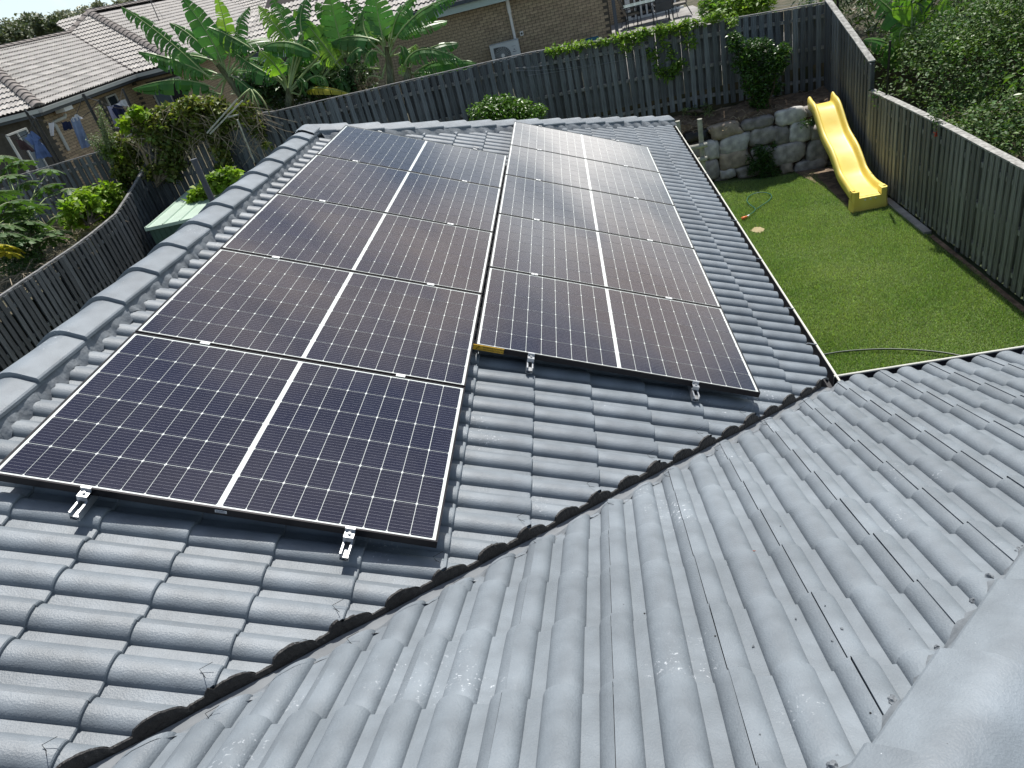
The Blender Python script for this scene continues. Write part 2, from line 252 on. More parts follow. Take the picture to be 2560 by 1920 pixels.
def cell_mat():
    m = mat('solar_cell', (0.0045, 0.0065, 0.022), rough=0.35, var=0.12, vscale=3, coat=1.0, coatr=0.03, objvar=0.10, spec=0.0)
    t = m.node_tree; b = t.nodes['Principled BSDF']; lk = t.links.new
    b.inputs['Coat IOR'].default_value = 1.5; b.inputs['Roughness'].default_value = 1.0
    c = N(t, 'ShaderNodeTexCoord'); s = N(t, 'ShaderNodeSeparateXYZ'); lk(c.outputs['Object'], s.inputs[0])
    mu = N(t, 'ShaderNodeMath', operation='MULTIPLY'); mu.inputs[1].default_value = 1/0.0182; lk(s.outputs['Y'], mu.inputs[0])
    fr = N(t, 'ShaderNodeMath', operation='FRACT'); a0 = N(t, 'ShaderNodeMath', operation='ADD'); a0.inputs[1].default_value = 20.0
    lk(mu.outputs[0], a0.inputs[0]); lk(a0.outputs[0], fr.inputs[0])
    su = N(t, 'ShaderNodeMath', operation='SUBTRACT'); su.inputs[1].default_value = 0.5; lk(fr.outputs[0], su.inputs[0])
    ab = N(t, 'ShaderNodeMath', operation='ABSOLUTE'); lk(su.outputs[0], ab.inputs[0])
    lt = N(t, 'ShaderNodeMath', operation='LESS_THAN'); lt.inputs[1].default_value = 0.014; lk(ab.outputs[0], lt.inputs[0])
    old = b.inputs['Base Color'].links[0].from_socket
    mix = N(t, 'ShaderNodeMixRGB'); mix.inputs[2].default_value = (0.34, 0.35, 0.40, 1); lk(lt.outputs[0], mix.inputs[0]); lk(old, mix.inputs[1])
    g = N(t, 'ShaderNodeNewGeometry'); nd = N(t, 'ShaderNodeTexNoise'); nd.inputs['Scale'].default_value = 2.2; nd.inputs['Detail'].default_value = 9; nd.inputs['Roughness'].default_value = 0.7; lk(g.outputs['Position'], nd.inputs['Vector'])
    rd = N(t, 'ShaderNodeMapRange'); rd.inputs['From Min'].default_value = 0.42; rd.inputs['From Max'].default_value = 0.75; rd.inputs['To Max'].default_value = 0.035; lk(nd.outputs['Fac'], rd.inputs['Value'])
    dm = N(t, 'ShaderNodeMixRGB'); dm.inputs[2].default_value = (0.36, 0.34, 0.31, 1); lk(rd.outputs[0], dm.inputs[0]); lk(mix.outputs[0], dm.inputs[1])
    lk(dm.outputs[0], b.inputs['Base Color'])
    return m
M['cell'] = cell_mat()

# ------------------------------------------------------------------ object helpers
WC = set()          # things whose children are written in world coordinates
def link(o, parent=None):
    COL.objects.link(o)
    if parent is not None:
        o.parent = parent
        if parent.name in WC: o.matrix_parent_inverse = Matrix.Translation(-Vector(parent.location))
    return o
def tag(o, label=None, cat=None, group=None, kind=None):
    if label: o['label'] = label
    if cat: o['category'] = cat
    if group: o['group'] = group
    if kind: o['kind'] = kind
    return o
def empty(name, loc=(0, 0, 0), label=None, cat=None, group=None, parent=None):
    o = bpy.data.objects.new(name, None); o.location = loc; o.empty_display_size = 0.2
    link(o, parent); WC.add(o.name); return tag(o, label, cat, group)
def xyz(basis, v):   # basis: (origin, ax, ay, az)
    return basis[0] + basis[1]*v[0] + basis[2]*v[1] + basis[3]*v[2]
class MB:
    def __init__(s): s.v = []; s.f = []; s.m = []; s.mi = 0
    def add(s, vs, fs):
        k = len(s.v); s.v += [tuple(a) for a in vs]; s.f += [tuple(i+k for i in f) for f in fs]; s.m += [s.mi]*len(fs); return s
    def box(s, x0, x1, y0, y1, z0, z1, T=None):
        vs = [Vector((x, y, z)) for x in (x0, x1) for y in (y0, y1) for z in (z0, z1)]
        if T is not None: vs = [T @ v for v in vs]
        return s.add(vs, [(0, 1, 3, 2), (4, 6, 7, 5), (0, 4, 5, 1), (2, 3, 7, 6), (0, 2, 6, 4), (1, 5, 7, 3)])
    def tube(s, pts, r, n=8, caps=True, r2=None):
        pts = [Vector(p) for p in pts]; rs = r if isinstance(r, (list, tuple)) else [r]*len(pts)
        k = len(s.v); ring = []
        up = Vector((0, 0, 1))
        for i, p in enumerate(pts):
            d = (pts[min(i+1, len(pts)-1)]-pts[max(i-1, 0)]).normalized()
            a = d.cross(up);
            if a.length < 1e-3: a = d.cross(Vector((1, 0, 0)))
            a.normalize(); b = d.cross(a).normalized()
            ring.append([p + a*math.cos(t)*rs[i] + b*math.sin(t)*rs[i] for t in [2*PI*j/n for j in range(n)]])
        vs = [q for rg in ring for q in rg]; fs = []
        for i in range(len(pts)-1):
            for j in range(n): fs.append((i*n+j, i*n+(j+1) % n, (i+1)*n+(j+1) % n, (i+1)*n+j))
        if caps: fs += [tuple(range(n)), tuple(reversed(range((len(pts)-1)*n, len(pts)*n)))]
        return s.add(vs, fs)
    def sweep(s, rows, closed=False):
        n = len(rows[0]); vs = [q for r in rows for q in r]; fs = []
        for i in range(len(rows)-1):
            for j in range(n if closed else n-1): fs.append((i*n+j, i*n+(j+1) % n, (i+1)*n+(j+1) % n, (i+1)*n+j))
        return s.add(vs, fs)
    def mesh(s, name, *mats, smooth=False):
        me = bpy.data.meshes.new(name); me.from_pydata(s.v, [], s.f)
        for m in mats: me.materials.append(m)
        if len(mats) > 1: me.polygons.foreach_set('material_index', s.m)
        if smooth: me.polygons.foreach_set('use_smooth', [True]*len(s.f))
        me.update(); return me
    def build(s, name, *mats, parent=None, smooth=False, loc=None):
        o = bpy.data.objects.new(name, s.mesh(name, *mats, smooth=smooth))
        if loc is not None:
            o.data.transform(Matrix.Translation(-Vector(loc))); o.location = loc
        return link(o, parent)
def obj(name, me, parent=None, mw=None):
    o = bpy.data.objects.new(name, me)
    if mw is not None: o.matrix_world = mw
    return link(o, parent)
def basis_mw(O, ax, ay, az):
    m = Matrix((ax, ay, az)).transposed().to_4x4(); m.translation = O; return m
def auto_smooth(me, ang=0.6):
    bm = bmesh.new(); bm.from_mesh(me)
    for f in bm.faces: f.smooth = True
    for e in bm.edges:
        if len(e.link_faces) == 2 and e.calc_face_angle(0) > ang: e.smooth = False
    bm.to_mesh(me); bm.free(); return me
def mesh_np(name, V, F, m, smooth=False):
    """V (n,3), F (k,c) with constant corner count"""
    me = bpy.data.meshes.new(name); V = np.asarray(V, np.float32); F = np.asarray(F, np.int32); k, c = F.shape
    me.vertices.add(len(V)); me.vertices.foreach_set('co', V.ravel()); me.loops.add(k*c); me.loops.foreach_set('vertex_index', F.ravel())
    me.polygons.add(k); me.polygons.foreach_set('loop_start', np.arange(0, k*c, c, dtype=np.int32)); me.polygons.foreach_set('loop_total', np.full(k, c, np.int32))
    me.materials.append(m); me.update(calc_edges=True)
    if smooth: me.polygons.foreach_set('use_smooth', np.ones(k, bool))
    return me
def leaf_mesh(name, P, size, m, aspect=0.45, up=0.35, fold=0.15, jit=0.4, curl=0.0, dirs=None):
    """many leaves, each a folded pointed blade of 4 triangles' worth (two quads)"""
    n = len(P); P = np.asarray(P)
    d = RNG.normal(size=(n, 3)); d[:, 2] *= 0.6
    if dirs is not None: d = d*0.45+dirs
    d /= np.linalg.norm(d, axis=1)[:, None]
    nn = RNG.normal(size=(n, 3)); nn[:, 2] = np.abs(nn[:, 2])+up*2; s = np.cross(d, nn); s /= np.linalg.norm(s, axis=1)[:, None]
    nn = np.cross(s, d)
    sz = (size*(1+jit*(RNG.random(n)-0.5)*2))[:, None]; w = sz*aspect*0.5
    a = P; b = P+d*sz*0.45+s*w+nn*w*fold*2; c = P+d*sz-nn*sz*curl; e = P+d*sz*0.45-s*w+nn*w*fold*2; mid = P+d*sz*0.5
    V = np.stack([a, b, c, e, mid], 1).reshape(-1, 3)
    i = np.arange(n)[:, None]*5
    F = np.concatenate([i+np.array([[0, 1, 4]]), i+np.array([[1, 2, 4]]), i+np.array([[0, 4, 3]]), i+np.array([[4, 2, 3]])], 0)
    return mesh_np(name, V, F, m)
def clump_pts(cs, rs, n, shell=0.55):
    """points in a set of ellipsoid clumps, denser toward the outside"""
    cs = np.array([tuple(c) for c in cs], float); rs = np.array(rs, float)
    if rs.ndim == 1: rs = np.stack([rs]*3, 1)
    vol = rs.prod(1)**(2/3); k = RNG.choice(len(cs), n, p=vol/vol.sum())
    d = RNG.normal(size=(n, 3)); d /= np.linalg.norm(d, axis=1)[:, None]
    r = shell+(1-shell)*RNG.random(n)**0.7; r *= np.where(RNG.random(n) < 0.25, RNG.random(n), 1)
    return cs[k]+d*r[:, None]*rs[k]

# =================================================================== the big structure: ground
def sheet(name, x0, x1, y0, y1, z, m, nx=1, ny=1, zf=None):
    b = MB(); rows = []
    for j in range(ny+1):
        y = y0+(y1-y0)*j/ny
        rows.append([(x0+(x1-x0)*i/nx, y, zf(x0+(x1-x0)*i/nx, y) if zf else z) for i in range(nx+1)])
    b.sweep(rows); o = b.build(name, m); tag(o, kind='structure'); return o
LZ = -4.3
sheet('ground', -1500, 1500, -1500, 2500, LZ-0.03, M['field'])
sheet('lawn', 1.5, 7.75, 1.0, 14.2, LZ, M['lawnsoil'], 30, 60, lambda x, y: LZ+0.012*math.sin(x*2.1)*math.sin(y*1.7))
def block(name, x0, x1, y0, y1, zt, zb, m):
    o = MB().box(x0, x1, y0, y1, zb, zt).build(name, m); return tag(o, kind='structure')
block('rear_yard', -60, 60, 15.06, 900, -2.5, -4.6, M['garden'])
block('left_yard', -60, -8.06, -40, 15.0, -2.35, -4.6, M['garden'])
block('right_yard', 7.98, 60, -40, 15.0, -3.9, -4.6, M['garden'])
# the planted bank behind the boulder wall
def bank_z(x, y): return -3.10+0.14*(y-14.15)/0.85+0.05*math.sin(x*3.1+1)+0.03*math.sin(x*7.7+y*9)
b = MB(); rows = []
for j in range(9):
    y = 14.40+j*(14.99-14.40)/8
    rows.append([(x, y-(x-5.2)*0.15*(1-j/8), bank_z(x, y)) for x in np.linspace(-8.0, 7.86, 90)])
b.sweep(rows); b.sweep([[(x, 14.38-(x-5.2)*0.15, LZ-0.1) for x in np.linspace(-8.0, 7.86, 90)], rows[0]])
tag(b.build('planted_bank', M['soil']), kind='structure')
# distant rise
def hillz(x, y): return -2.6+min(1, max(0, (y-60)/300))*16*(0.6+0.4*math.sin(x*0.013+1.0))+2*math.sin(x*0.03)*min(1, max(0, (y-60)/200))
sheet('hills', -900, 500, 60, 700, 0, M['field'], 40, 20, hillz)

# =================================================================== our house: tiled roof
house = empty('house', (1, 4, LZ), 'near house with hipped roof of fresh grey painted tiles under the panels', 'house')
# slope bases: O is a point of the pan surface, w runs right and l runs down the slope as seen looking down the slope
nA = Vector((SP, 0, CP)); lA = Vector((CP, 0, -SP)); wA = Vector((0, -1, 0))
nB = Vector((0, SP, CP)); lB = Vector((0, CP, -SP)); wB = Vector((1, 0, 0))
def PA(u, v, n=0.0): return Vector((u*CP+n*SP, v, -u*SP+n*CP))          # panel coordinates of slope A
PAN = -0.145
OA = PA(0, 0, PAN); EZ = -1.728; EX = 3.793; EY = 2.095
OB = Vector((0, EY, EZ))
VAL = 1.698                                                            # valley: x - y
GA, CA = 0.340, 0.304; GB, CB = 0.3545, 0.307
RH, RW2 = 0.036, 0.0535
def prof(w, C):
    """pan height across one tile (w from its own left edge)"""
    k = C/0.304; w = w/k
    h = 0.0
    for c in (0.012, 0.162, 0.316):
        s = (w-c)/RW2
        if abs(s) < 1: h = RH*(1-abs(s)**2.15)**0.5
    if w > 0.25: h -= 0.0045
    return h
def tile_mesh(name, C, G, far=False, thick=0.012):
    ws = [0.001, 0.012, 0.024, 0.036, 0.046, 0.054, 0.0600, 0.0637, 0.0650, 0.0658, 0.1080, 0.1088, 0.1102, 0.1140, 0.1200, 0.129, 0.140, 0.152, 0.162, 0.172, 0.184, 0.195, 0.204, 0.2100, 0.2138, 0.2152, 0.2160,
          0.2620, 0.2628, 0.2642, 0.2680, 0.274, 0.283, 0.293, 0.303]
    if far: ws = [0.001, 0.035, 0.065, 0.109, 0.130, 0.162, 0.194, 0.215, 0.2600, 0.285, 0.303]
    k = C/0.304; b = MB(); rows = []
    # rows along the slope: head, ..., nose; tilt gives the step at the overlap
    for l, dz, dw in ((-0.03, 0.0, 0), (G-0.012, thick+0.003, 0), (G-0.003, thick+0.0015, 0), (G+0.001, thick-0.003, 0), (G+0.001, -0.012, 0)):
        rows.append([(w*k, l, prof(w*k, C)*(1 if dz >= 0 else 1)+dz) for w in ws])
    if far: rows = [rows[0], rows[1], [(x, G-0.035, z-0.022) for x, y, z in rows[1]]]
    # side lip on the raised seam edge
    b.sweep(rows)
    lip = [[(ws[0]*k, r[0][1], r[0][2]) for r in rows[:2]], [(ws[0]*k, r[0][1], r[0][2]-0.013) for r in rows[:2]]]
    b.sweep(lip)
    me = b.mesh(name, M['rtile'] if far else M['paint']); return auto_smooth(me, 0.42)
TA_, TB_ = 0.015, 0.021
tmA = tile_mesh('roof_tile', CA, GA, thick=TA_); tmB = tile_mesh('roof_tile', CB, GB, thick=TB_)
def cut_mesh(me, mw, planes):
    """clip a tile (placed by mw) with world planes (point, normal): keeps the side the normal points away from"""
    bm = bmesh.new(); bm.from_mesh(me); inv = mw.inverted(); r3 = mw.to_3x3().transposed()
    for p, n in planes:
        bmesh.ops.bisect_plane(bm, geom=bm.verts[:]+bm.edges[:]+bm.faces[:], plane_co=inv @ Vector(p), plane_no=(r3 @ Vector(n)), clear_outer=True)
    if not bm.faces: bm.free(); return None
    m2 = me.copy(); bm.to_mesh(m2); bm.free(); return m2
def lay(parent, O, w, l, n, C, G, w0, l0, iw, il, planes, me, jit=0.0012, limit_view=True, name='roof_tile', size_key=None):
    """lays tiles; returns list of (distance, mesh, matrix)"""
    out = []
    for a in range(*iw):
        for c in range(*il):
            o = O+w*(w0+a*C)+l*(l0+c*G)
            cen = o+w*C/2+l*G/2
            corners = [o, o+w*C, o+l*(G+.01), o+w*C+l*(G+.01)]
            st = 0; outside = False
            for p, pn in planes:
                ds = [(q-Vector(p)).dot(Vector(pn)) for q in corners]
                if min(ds) > 0: outside = True
                if max(ds) > 0: st = 1
            if outside: continue
            if limit_view and not any(inview(q, 60) for q in corners+[cen]): continue
            th = random.uniform(-jit, jit)*3
            mw = basis_mw(o+n*random.uniform(0, jit)+l*random.uniform(-jit, jit)*1.5, (w+l*th).normalized(), (l-w*th).normalized(), n)
            m = me
            if st:
                m = cut_mesh(me, mw, [(p, pn) for p, pn in planes])
                if m is None: continue
            out.append(((cen-Vector(CAM)).length, m, mw, cen))
    return out
def place_tiles(parent, lst, nmax, name, stuff_name, m):
    lst.sort(key=lambda t: t[0])
    for d, me, mw, c in lst[:nmax]: obj(name, me, parent, mw)
    rest = lst[nmax:]
    if rest:
        bm = bmesh.new()
        for d, me, mw, c in rest:
            m2 = me.copy(); m2.transform(mw); bm.from_mesh(m2); bpy.data.meshes.remove(m2)
        mm = bpy.data.meshes.new(stuff_name); bm.to_mesh(mm); bm.free(); mm.materials.clear(); mm.materials.append(m)
        tag(obj(stuff_name, mm, parent), kind='stuff')
# under-slabs (battens and sarking seen as dark between tiles)
XR = -0.372                                         # ridge of slope A (x)
def zA(x): return (PAN-x*SP)/CP
def zB(y): return EZ+(EY-y)*TP
HIPC = 5.93                                         # rear hip: y - x
H2 = 4.16                                           # near hip of slope B: x - y
ridge_y = XR+HIPC
b = MB(); e = 0.036
b.add([(XR, -6, zA(XR)-e), (XR, ridge_y, zA(XR)-e), (EX, EX+HIPC, EZ-e), (EX, EX-VAL+.05, EZ-e), (-4.352, -6, zA(-4.352)-e)], [(0, 4, 3), (0, 3, 2, 1)])
rs = obj('roof_slope', auto_smooth(b.mesh('roof_slope', M['rdark'])), house)
b = MB(); b.add([(EX+.05, EY, EZ-e), (H2+EY, EY, EZ-e), (H2-6, -6, zB(-6)-e), (VAL-5.95, -6, zB(-6)-e)], [(0, 1, 2, 3)])
rsB = obj('roof_slope', b.mesh('roof_slope', M['rdark']), house)
# slopes that fall away out of sight, still roofed
b = MB(); zr = zA(XR)
XW = XR-(EX-XR)
b.add([(XR, -6, zr-0.0), (XR, ridge_y, zr-0.0), (XW, ridge_y+(EX-XR), EZ), (XW, -6, EZ)], [(0, 1, 2, 3)])
b.add([(XR, ridge_y, zr), (EX, EX+HIPC, EZ), (XW, ridge_y+(EX-XR), EZ)], [(0, 1, 2)])
xh = H2+EY
b.add([(xh, EY, EZ), (xh, -6, EZ), (H2-6, -6, zB(-6)-0.0)], [(0, 1, 2)])
tag(obj('roof_slope', b.mesh('roof_slope', M['paint']), house), label='far side of the grey tiled roof')
# tiles of slope A (panels cover the middle)
def s45(x, y, nx, ny, off=0.0): return (Vector((x, y, 0)), Vector((nx, ny, 0)))
r2 = math.sqrt(.5)
plA = [s45(VAL-0.050, 0, r2, -r2), (Vector((XR+0.075, 0, 0)), Vector((-1, 0, 0))), s45(0, HIPC-0.10, -r2, r2)]
seamA = -0.474   # a seam line (v)
w0 = -(seamA)    # w = -v
tA = lay(house, OA, wA, lA, nA, CA, GA, w0-CA*40, 4.145+0.02-GA*14, (0, 56), (0, 14), plA, tmA)
def under_panel(c):
    u = c.x*CP-c.z*SP; v = c.y
    return (0.30 < u < 1.45 and 0.35 < v < 5.4) or (2.05 < u < 3.15 and 2.0 < v < 7.1)
tAv = [t for t in tA if not under_panel(t[3])]; tAu = [t for t in tA if under_panel(t[3])]
plB = [s45(VAL+0.10, 0, -r2, r2), s45(H2-0.07, 0, r2, -r2)]
tB = lay(house, OB, wB, lB, nB, CB, GB, 4.112-CB*30, -GB*14+0.003, (0, 50), (0, 14), plB, tmB)
print('tiles A', len(tAv), 'under', len(tAu), 'B', len(tB))
allt = tAv+tB; allt.sort(key=lambda t: t[0])
place_tiles(house, allt, 300, 'roof_tile', 'distant_roof_tiles', M['paint'])
place_tiles(house, tAu, 0, 'roof_tile', 'covered_roof_tiles', M['paint'])
# ---- pointing under the caps, valley tray, black seal
def surfA(x, y, add=0.0):
    """top of the tiles of slope A above plan point"""
    v = y; w = (-v-w0) % CA; u = (x*CP-zA(x)*SP); f = ((u-(4.165)) % GA)/GA
    return zA(x)+(prof(w, CA)+(TA_+.003)*f+add)/CP
def surfB(x, y, add=0.0):
    w = (x-4.112) % CB; f = (((EY-y)/CP) % GB)/GB
    return zB(y)+(prof(w, CB)+(TB_+.003)*(1-f)+add)/CP
RNGp = random.Random(3)
# cap section, width half hw, height: list of (across, up)
CS = [(-0.140, -0.022), (-0.140, -0.008), (-0.134, 0.000), (-0.060, 0.041), (-0.032, 0.052), (0.0, 0.056), (0.032, 0.052), (0.060, 0.041), (0.134, 0.000), (0.140, -0.008), (0.140, -0.022)]
def cap(P0, dr, side, up, Lc=0.445, name='ridge_cap', flip=False, mm=None, k=1.0):
    """P0 lower/near end; dr runs along; the near end is the raised lipped one"""
    b = MB(); rows = []
    for t, sc, rise in ((0.0, 1.02, 0.014), (0.006, 1.04, 0.018), (0.03, 1.035, 0.017), (0.5, 1.0, 0.006), (1.0, 0.97, -0.004)):
        rows.append([(a*sc*k, t*Lc, h*sc*k+rise*k) for a, h in CS])
    rows.insert(0, [(a*1.0*k, 0.0, (h*0.92)*k-0.004) for a, h in CS])
    b.sweep(rows); me = auto_smooth(b.mesh(name, mm or M['paint']), 0.36)
    j = random.uniform(-0.004, 0.004)
    return obj(name, me, house, basis_mw(P0+side*j, (side+dr*random.uniform(-.012, .012)).normalized(), dr, up))
up0 = Vector((0, 0, 1))
RZ = 0.042                                        # height of cap edges on the main ridge
y = -1.0+0.0; ys = []
k0 = 0.661-0.404*5
for i in range(20):
    yy = k0+i*0.4045
    if yy+0.40 > ridge_y+0.12: break
    cap(Vector((XR, yy, RZ)), Vector((0, 1, 0)), Vector((1, 0, 0)), up0)
# rear hip caps: run from the gutter corner up to the ridge end, lower end lipped
d45 = Vector((-r2*CP, -r2*CP, 0)); 
hipdir = Vector((-1, -1, TP)).normalized(); side = Vector((r2, -r2, 0)); hup = side.cross(hipdir).normalized()
if hup.z < 0: hup = -hup
P = Vector((EX-0.02, EX-0.02+HIPC, EZ+0.070)); nH = int(((EX-XR)*math.sqrt(2+TP*TP))/0.4045)
for i in range(nH):
    cap(P+hipdir*(i*0.4045), hipdir, side, hup)
# apex cap where ridge and hips meet
b = MB()
for ang in (45, 135, 270):
    a = math.radians(ang); dv = Vector((math.cos(a), math.sin(a), -TP*0.7 if ang != 270 else 0.0)); sv = Vector((-math.sin(a), math.cos(a), 0))
    rows = [[Vector((XR, ridge_y+0.0, RZ+0.03))+sv*p*1.02+Vector((0, 0, h)) for p, h in CS], [Vector((XR, ridge_y, RZ+0.03))+dv*0.25+sv*p*1.02+Vector((0, 0, h)) for p, h in CS]]
    b.sweep(rows)
b.build('apex_cap', M['paint'], parent=house)
# near hip of slope B (bottom right corner of the picture)
h2 = Vector((-1, -1, TP)).normalized(); s2 = Vector((r2, -r2, 0)); u2 = s2.cross(h2).normalized()
if u2.z < 0: u2 = -u2
base = Vector((H2+EY, EY, EZ+0.062))
off = 0.10
for i in range(18):
    cap(base+h2*(off+i*0.4045), h2, s2, u2, k=1.0)
# pointing bands
def band(name, pts_top, pts_bot, m, jag=0.012, sub=3, mid=0.5, parent=house):
    b = MB(); rows = [[], [], []]
    for (t, q) in zip(pts_top, pts_bot):
        j = RNGp.uniform(-1, 1)*jag
        d = (Vector(q)-Vector(t)); rows[0].append(Vector(t)); rows[2].append(Vector(q)+Vector((d.x, d.y, 0)).normalized()*j if d.length else Vector(q))
        rows[1].append((Vector(t)*0.45+Vector(q)*0.55)+Vector((0, 0, 0.006)))
    b.sweep(rows); return b.build(name, m, parent=parent, smooth=True)
tp, bt = [], []
for yv in np.arange(-2.2, ridge_y-0.15, 0.02):
    xx = XR+0.150; tp.append((XR+0.128, yv, RZ-0.006)); bt.append((xx, yv, surfA(xx, yv, 0.003)))
band('ridge_pointing', tp, bt, M['pointing'], 0.010)
tp, bt = [], []
for xv in np.arange(XR+0.05, EX-0.02, 0.02):
    c = Vector((xv, xv+HIPC, zA(xv)+0.055)); o1 = 0.125*r2; o2 = 0.185*r2
    q = (c.x+o2, c.y-o2); tp.append((c.x+o1, c.y-o1, c.z+0.012)); bt.append((q[0], q[1], surfA(q[0], q[1], 0.003)))
band('ridge_pointing', tp, bt, M['pointing'], 0.010)
tp, bt = [], []
for yv in np.arange(-3.0, EY-0.02, 0.02):
    c = Vector((yv+H2, yv, zB(yv)+0.05)); o1 = 0.135*r2; o2 = 0.165*r2
    q = (c.x-o2, c.y+o2); tp.append((c.x-o1, c.y+o1, c.z+0.000)); bt.append((q[0], q[1], surfB(q[0], q[1], 0.001)))
band('ridge_pointing', tp, bt, M['pointing'], 0.010)
for i in range(46):       # lumps of bedding mortar squeezed out along the near hip
    yv = RNGp.uniform(-2.0, 1.6); o = RNGp.uniform(.165, .19)*r2; x = yv+H2-o; yy = yv+o; r = RNGp.uniform(.003, .010)
    bm = bmesh.new(); bmesh.ops.create_icosphere(bm, subdivisions=2, radius=r)
    for v in bm.verts: v.co *= RNGp.uniform(.6, 1.35)
    me = bpy.data.meshes.new('mortar_lump'); bm.to_mesh(me); bm.free(); me.materials.append(M['pointing'])
    obj('mortar_lump', me, house, Matrix.Translation((x, yy, surfB(x, yy)+r*.3)))
# valley tray, open strip between the cut edges
b = MB(); rows = []
for yv in np.arange(-3.0, EY+0.02, 0.05):
    r = []
    for o in (-0.14, -0.06, -0.02, 0.0, 0.02, 0.06, 0.13):
        x = yv+VAL+o; zz = zA(x) if o < 0 else zB(yv)
        r.append((x, yv, zz-0.016+0.004*abs(o)/0.02*(abs(o) < .03)))
    rows.append(r)
b.sweep(rows); b.build('valley_tray', M['tray'], parent=house, smooth=True)
# black seal under the cut edge of slope A, following the rolls
b = MB(); rows = [[], [], [], []]
for yv in np.arange(-3.0, EY-0.01, 0.008):
    x = yv+VAL-0.050+0.004*math.sin(yv*5.3)+0.0025*math.sin(yv*23+1); j = RNGp.uniform(-1, 1); sv = surfA(x-.004, yv+.004)-0.0015*abs(j)
    w_ = 0.0022+0.002*max(0, math.sin(yv*9.7))+0.0015*j
    rows[0].append((x-w_, yv+w_, sv+0.0022)); rows[1].append((x+0.004+0.0015*j, yv-0.004, sv+0.002))
    rows[2].append((x+0.007+0.002*j, yv-0.006, sv-0.014)); rows[3].append((x+0.004, yv-0.004, zA(x)-0.016))
b.sweep(rows); b.build('valley_seal', M['seal'], parent=house)
# pointing wedge along the cut edge of slope B
b = MB(); rows = [[], [], [], []]
for yv in np.arange(-3.0, EY-0.03, 0.015):
    x = yv+VAL+0.10; j = RNGp.uniform(-1, 1); x3 = x+0.022+0.005*j; x2 = x-0.005; x1 = x-.030
    rows[0].append((x-0.066, yv, zB(yv)-0.010)); rows[1].append((x1, yv, zB(yv)*.72+.28*surfB(x+.01, yv))); rows[2].append((x2, yv, zB(yv)*.3+.7*surfB(x+.01, yv)+.002)); rows[3].append((x3, yv-.004, surfB(x3, yv-.004)+0.0018))
b.sweep(rows); b.build('valley_pointing', M['pointing'], parent=house, smooth=True)
# wire ties at the cut tiles
for i, yv in enumerate((-0.93, -0.62, -0.31, 0.0, 0.31, 0.62, 0.9, 1.22, 1.5)):
    for sgn in (0, 1):
        yy = yv+sgn*0.12+random.uniform(-.03, .03); x = yy+VAL+(-0.11 if sgn == 0 else 0.15)
        z = (surfA(x, yy) if sgn == 0 else surfB(x, yy))
        b = MB().tube([(x, yy, z), (x-0.012, yy+0.010, z+0.016), (x+0.03, yy+0.028, z+0.022)], 0.0012, 4)
        b.tube([(x, yy, z+.004), (x+0.022, yy-0.022, z+0.012)], 0.0012, 4)
        b.build('wire_tie', M['seal'], parent=house)
# gutters: dark inside, cream rolled lip
def gutter(P0, P1, outv, name='gutter', lipm=None, zt=-1.782, wd=0.118):
    P0 = Vector(P0); P1 = Vector(P1); o = Vector(outv)
    g = MB(); sec = [(-0.02, 0.012), (-0.005, -0.10), (wd-0.012, -0.10), (wd, -0.004)]
    g.sweep([[P+o*a+up0*h for a, h in sec] for P in (P0, P1)]); g.sweep([[P+o*(a+(0.003 if a > 0 else -.003))+up0*(h-0.003) for a, h in reversed(sec)] for P in (P0, P1)])
    gg = g.build(name, M['gutter_in'], parent=house)
    l = MB(); ls = [(wd-0.004, -0.004), (wd-0.004, 0.006), (wd+0.002, 0.010), (wd+0.010, 0.008), (wd+0.012, -0.002), (wd+0.012, -0.110), (wd+0.004, -0.112)]
    l.sweep([[P+o*a+up0*h for a, h in ls] for P in (P0, P1)]); l.build('gutter_lip', lipm or M['lip'], parent=gg)
    return gg
ga = gutter((EX-0.005, EX-VAL-0.0, -1.815), (EX-0.005, EX+HIPC+0.12, -1.815), (1, 0, 0))
gb = gutter((EX+0.1, EY+0.11, -1.815), (xh+0.1, EY+0.11, -1.815), (0, 1, 0))
tag(gb, label='gutter along the nearer eave')
for yv in (9.1, 8.15, 7.2, 6.3, 5.45, 4.4, 3.35, 2.75):
    MB().tube([(EX-0.02, yv, -1.80), (EX+0.05, yv+0.01, -1.775), (EX+0.118, yv+0.02, -1.806)], 0.005, 5).build('gutter_bracket', M['steel'], parent=ga)
# walls under the eaves
wb = MB(); wb.box(XW+0.5, EX-0.48, -6, EX+HIPC-0.6, LZ, EZ-0.12); wb.box(EX-0.48, xh-0.5, -6, EY-0.5, LZ, EZ-0.12)
wb.build('wall', M['brick'], parent=house)
MB().box(XW, EX+0.0, -6, EX+HIPC, EZ-0.14, EZ-0.12).box(EX+0.0, xh, -6, EY+.05, EZ-0.14, EZ-0.122).build('soffit', M['gut2'], parent=house)
# vent pipe beyond the ridge
vt = hx(419, 346, -0.95); vbm = hx(449, 432, -0.95)
vbm = Vector((-0.95, vt.y, vt.z-0.62)); 
pp = MB().tube([vbm-Vector((0, 0, .3)), vt], 0.027, 14); pp.tube([vt-Vector((0, 0, .012)), vt+Vector((0, 0, .010))], 0.030, 14)
pp.build('vent_pipe', M['pipe'], parent=house, smooth=False)
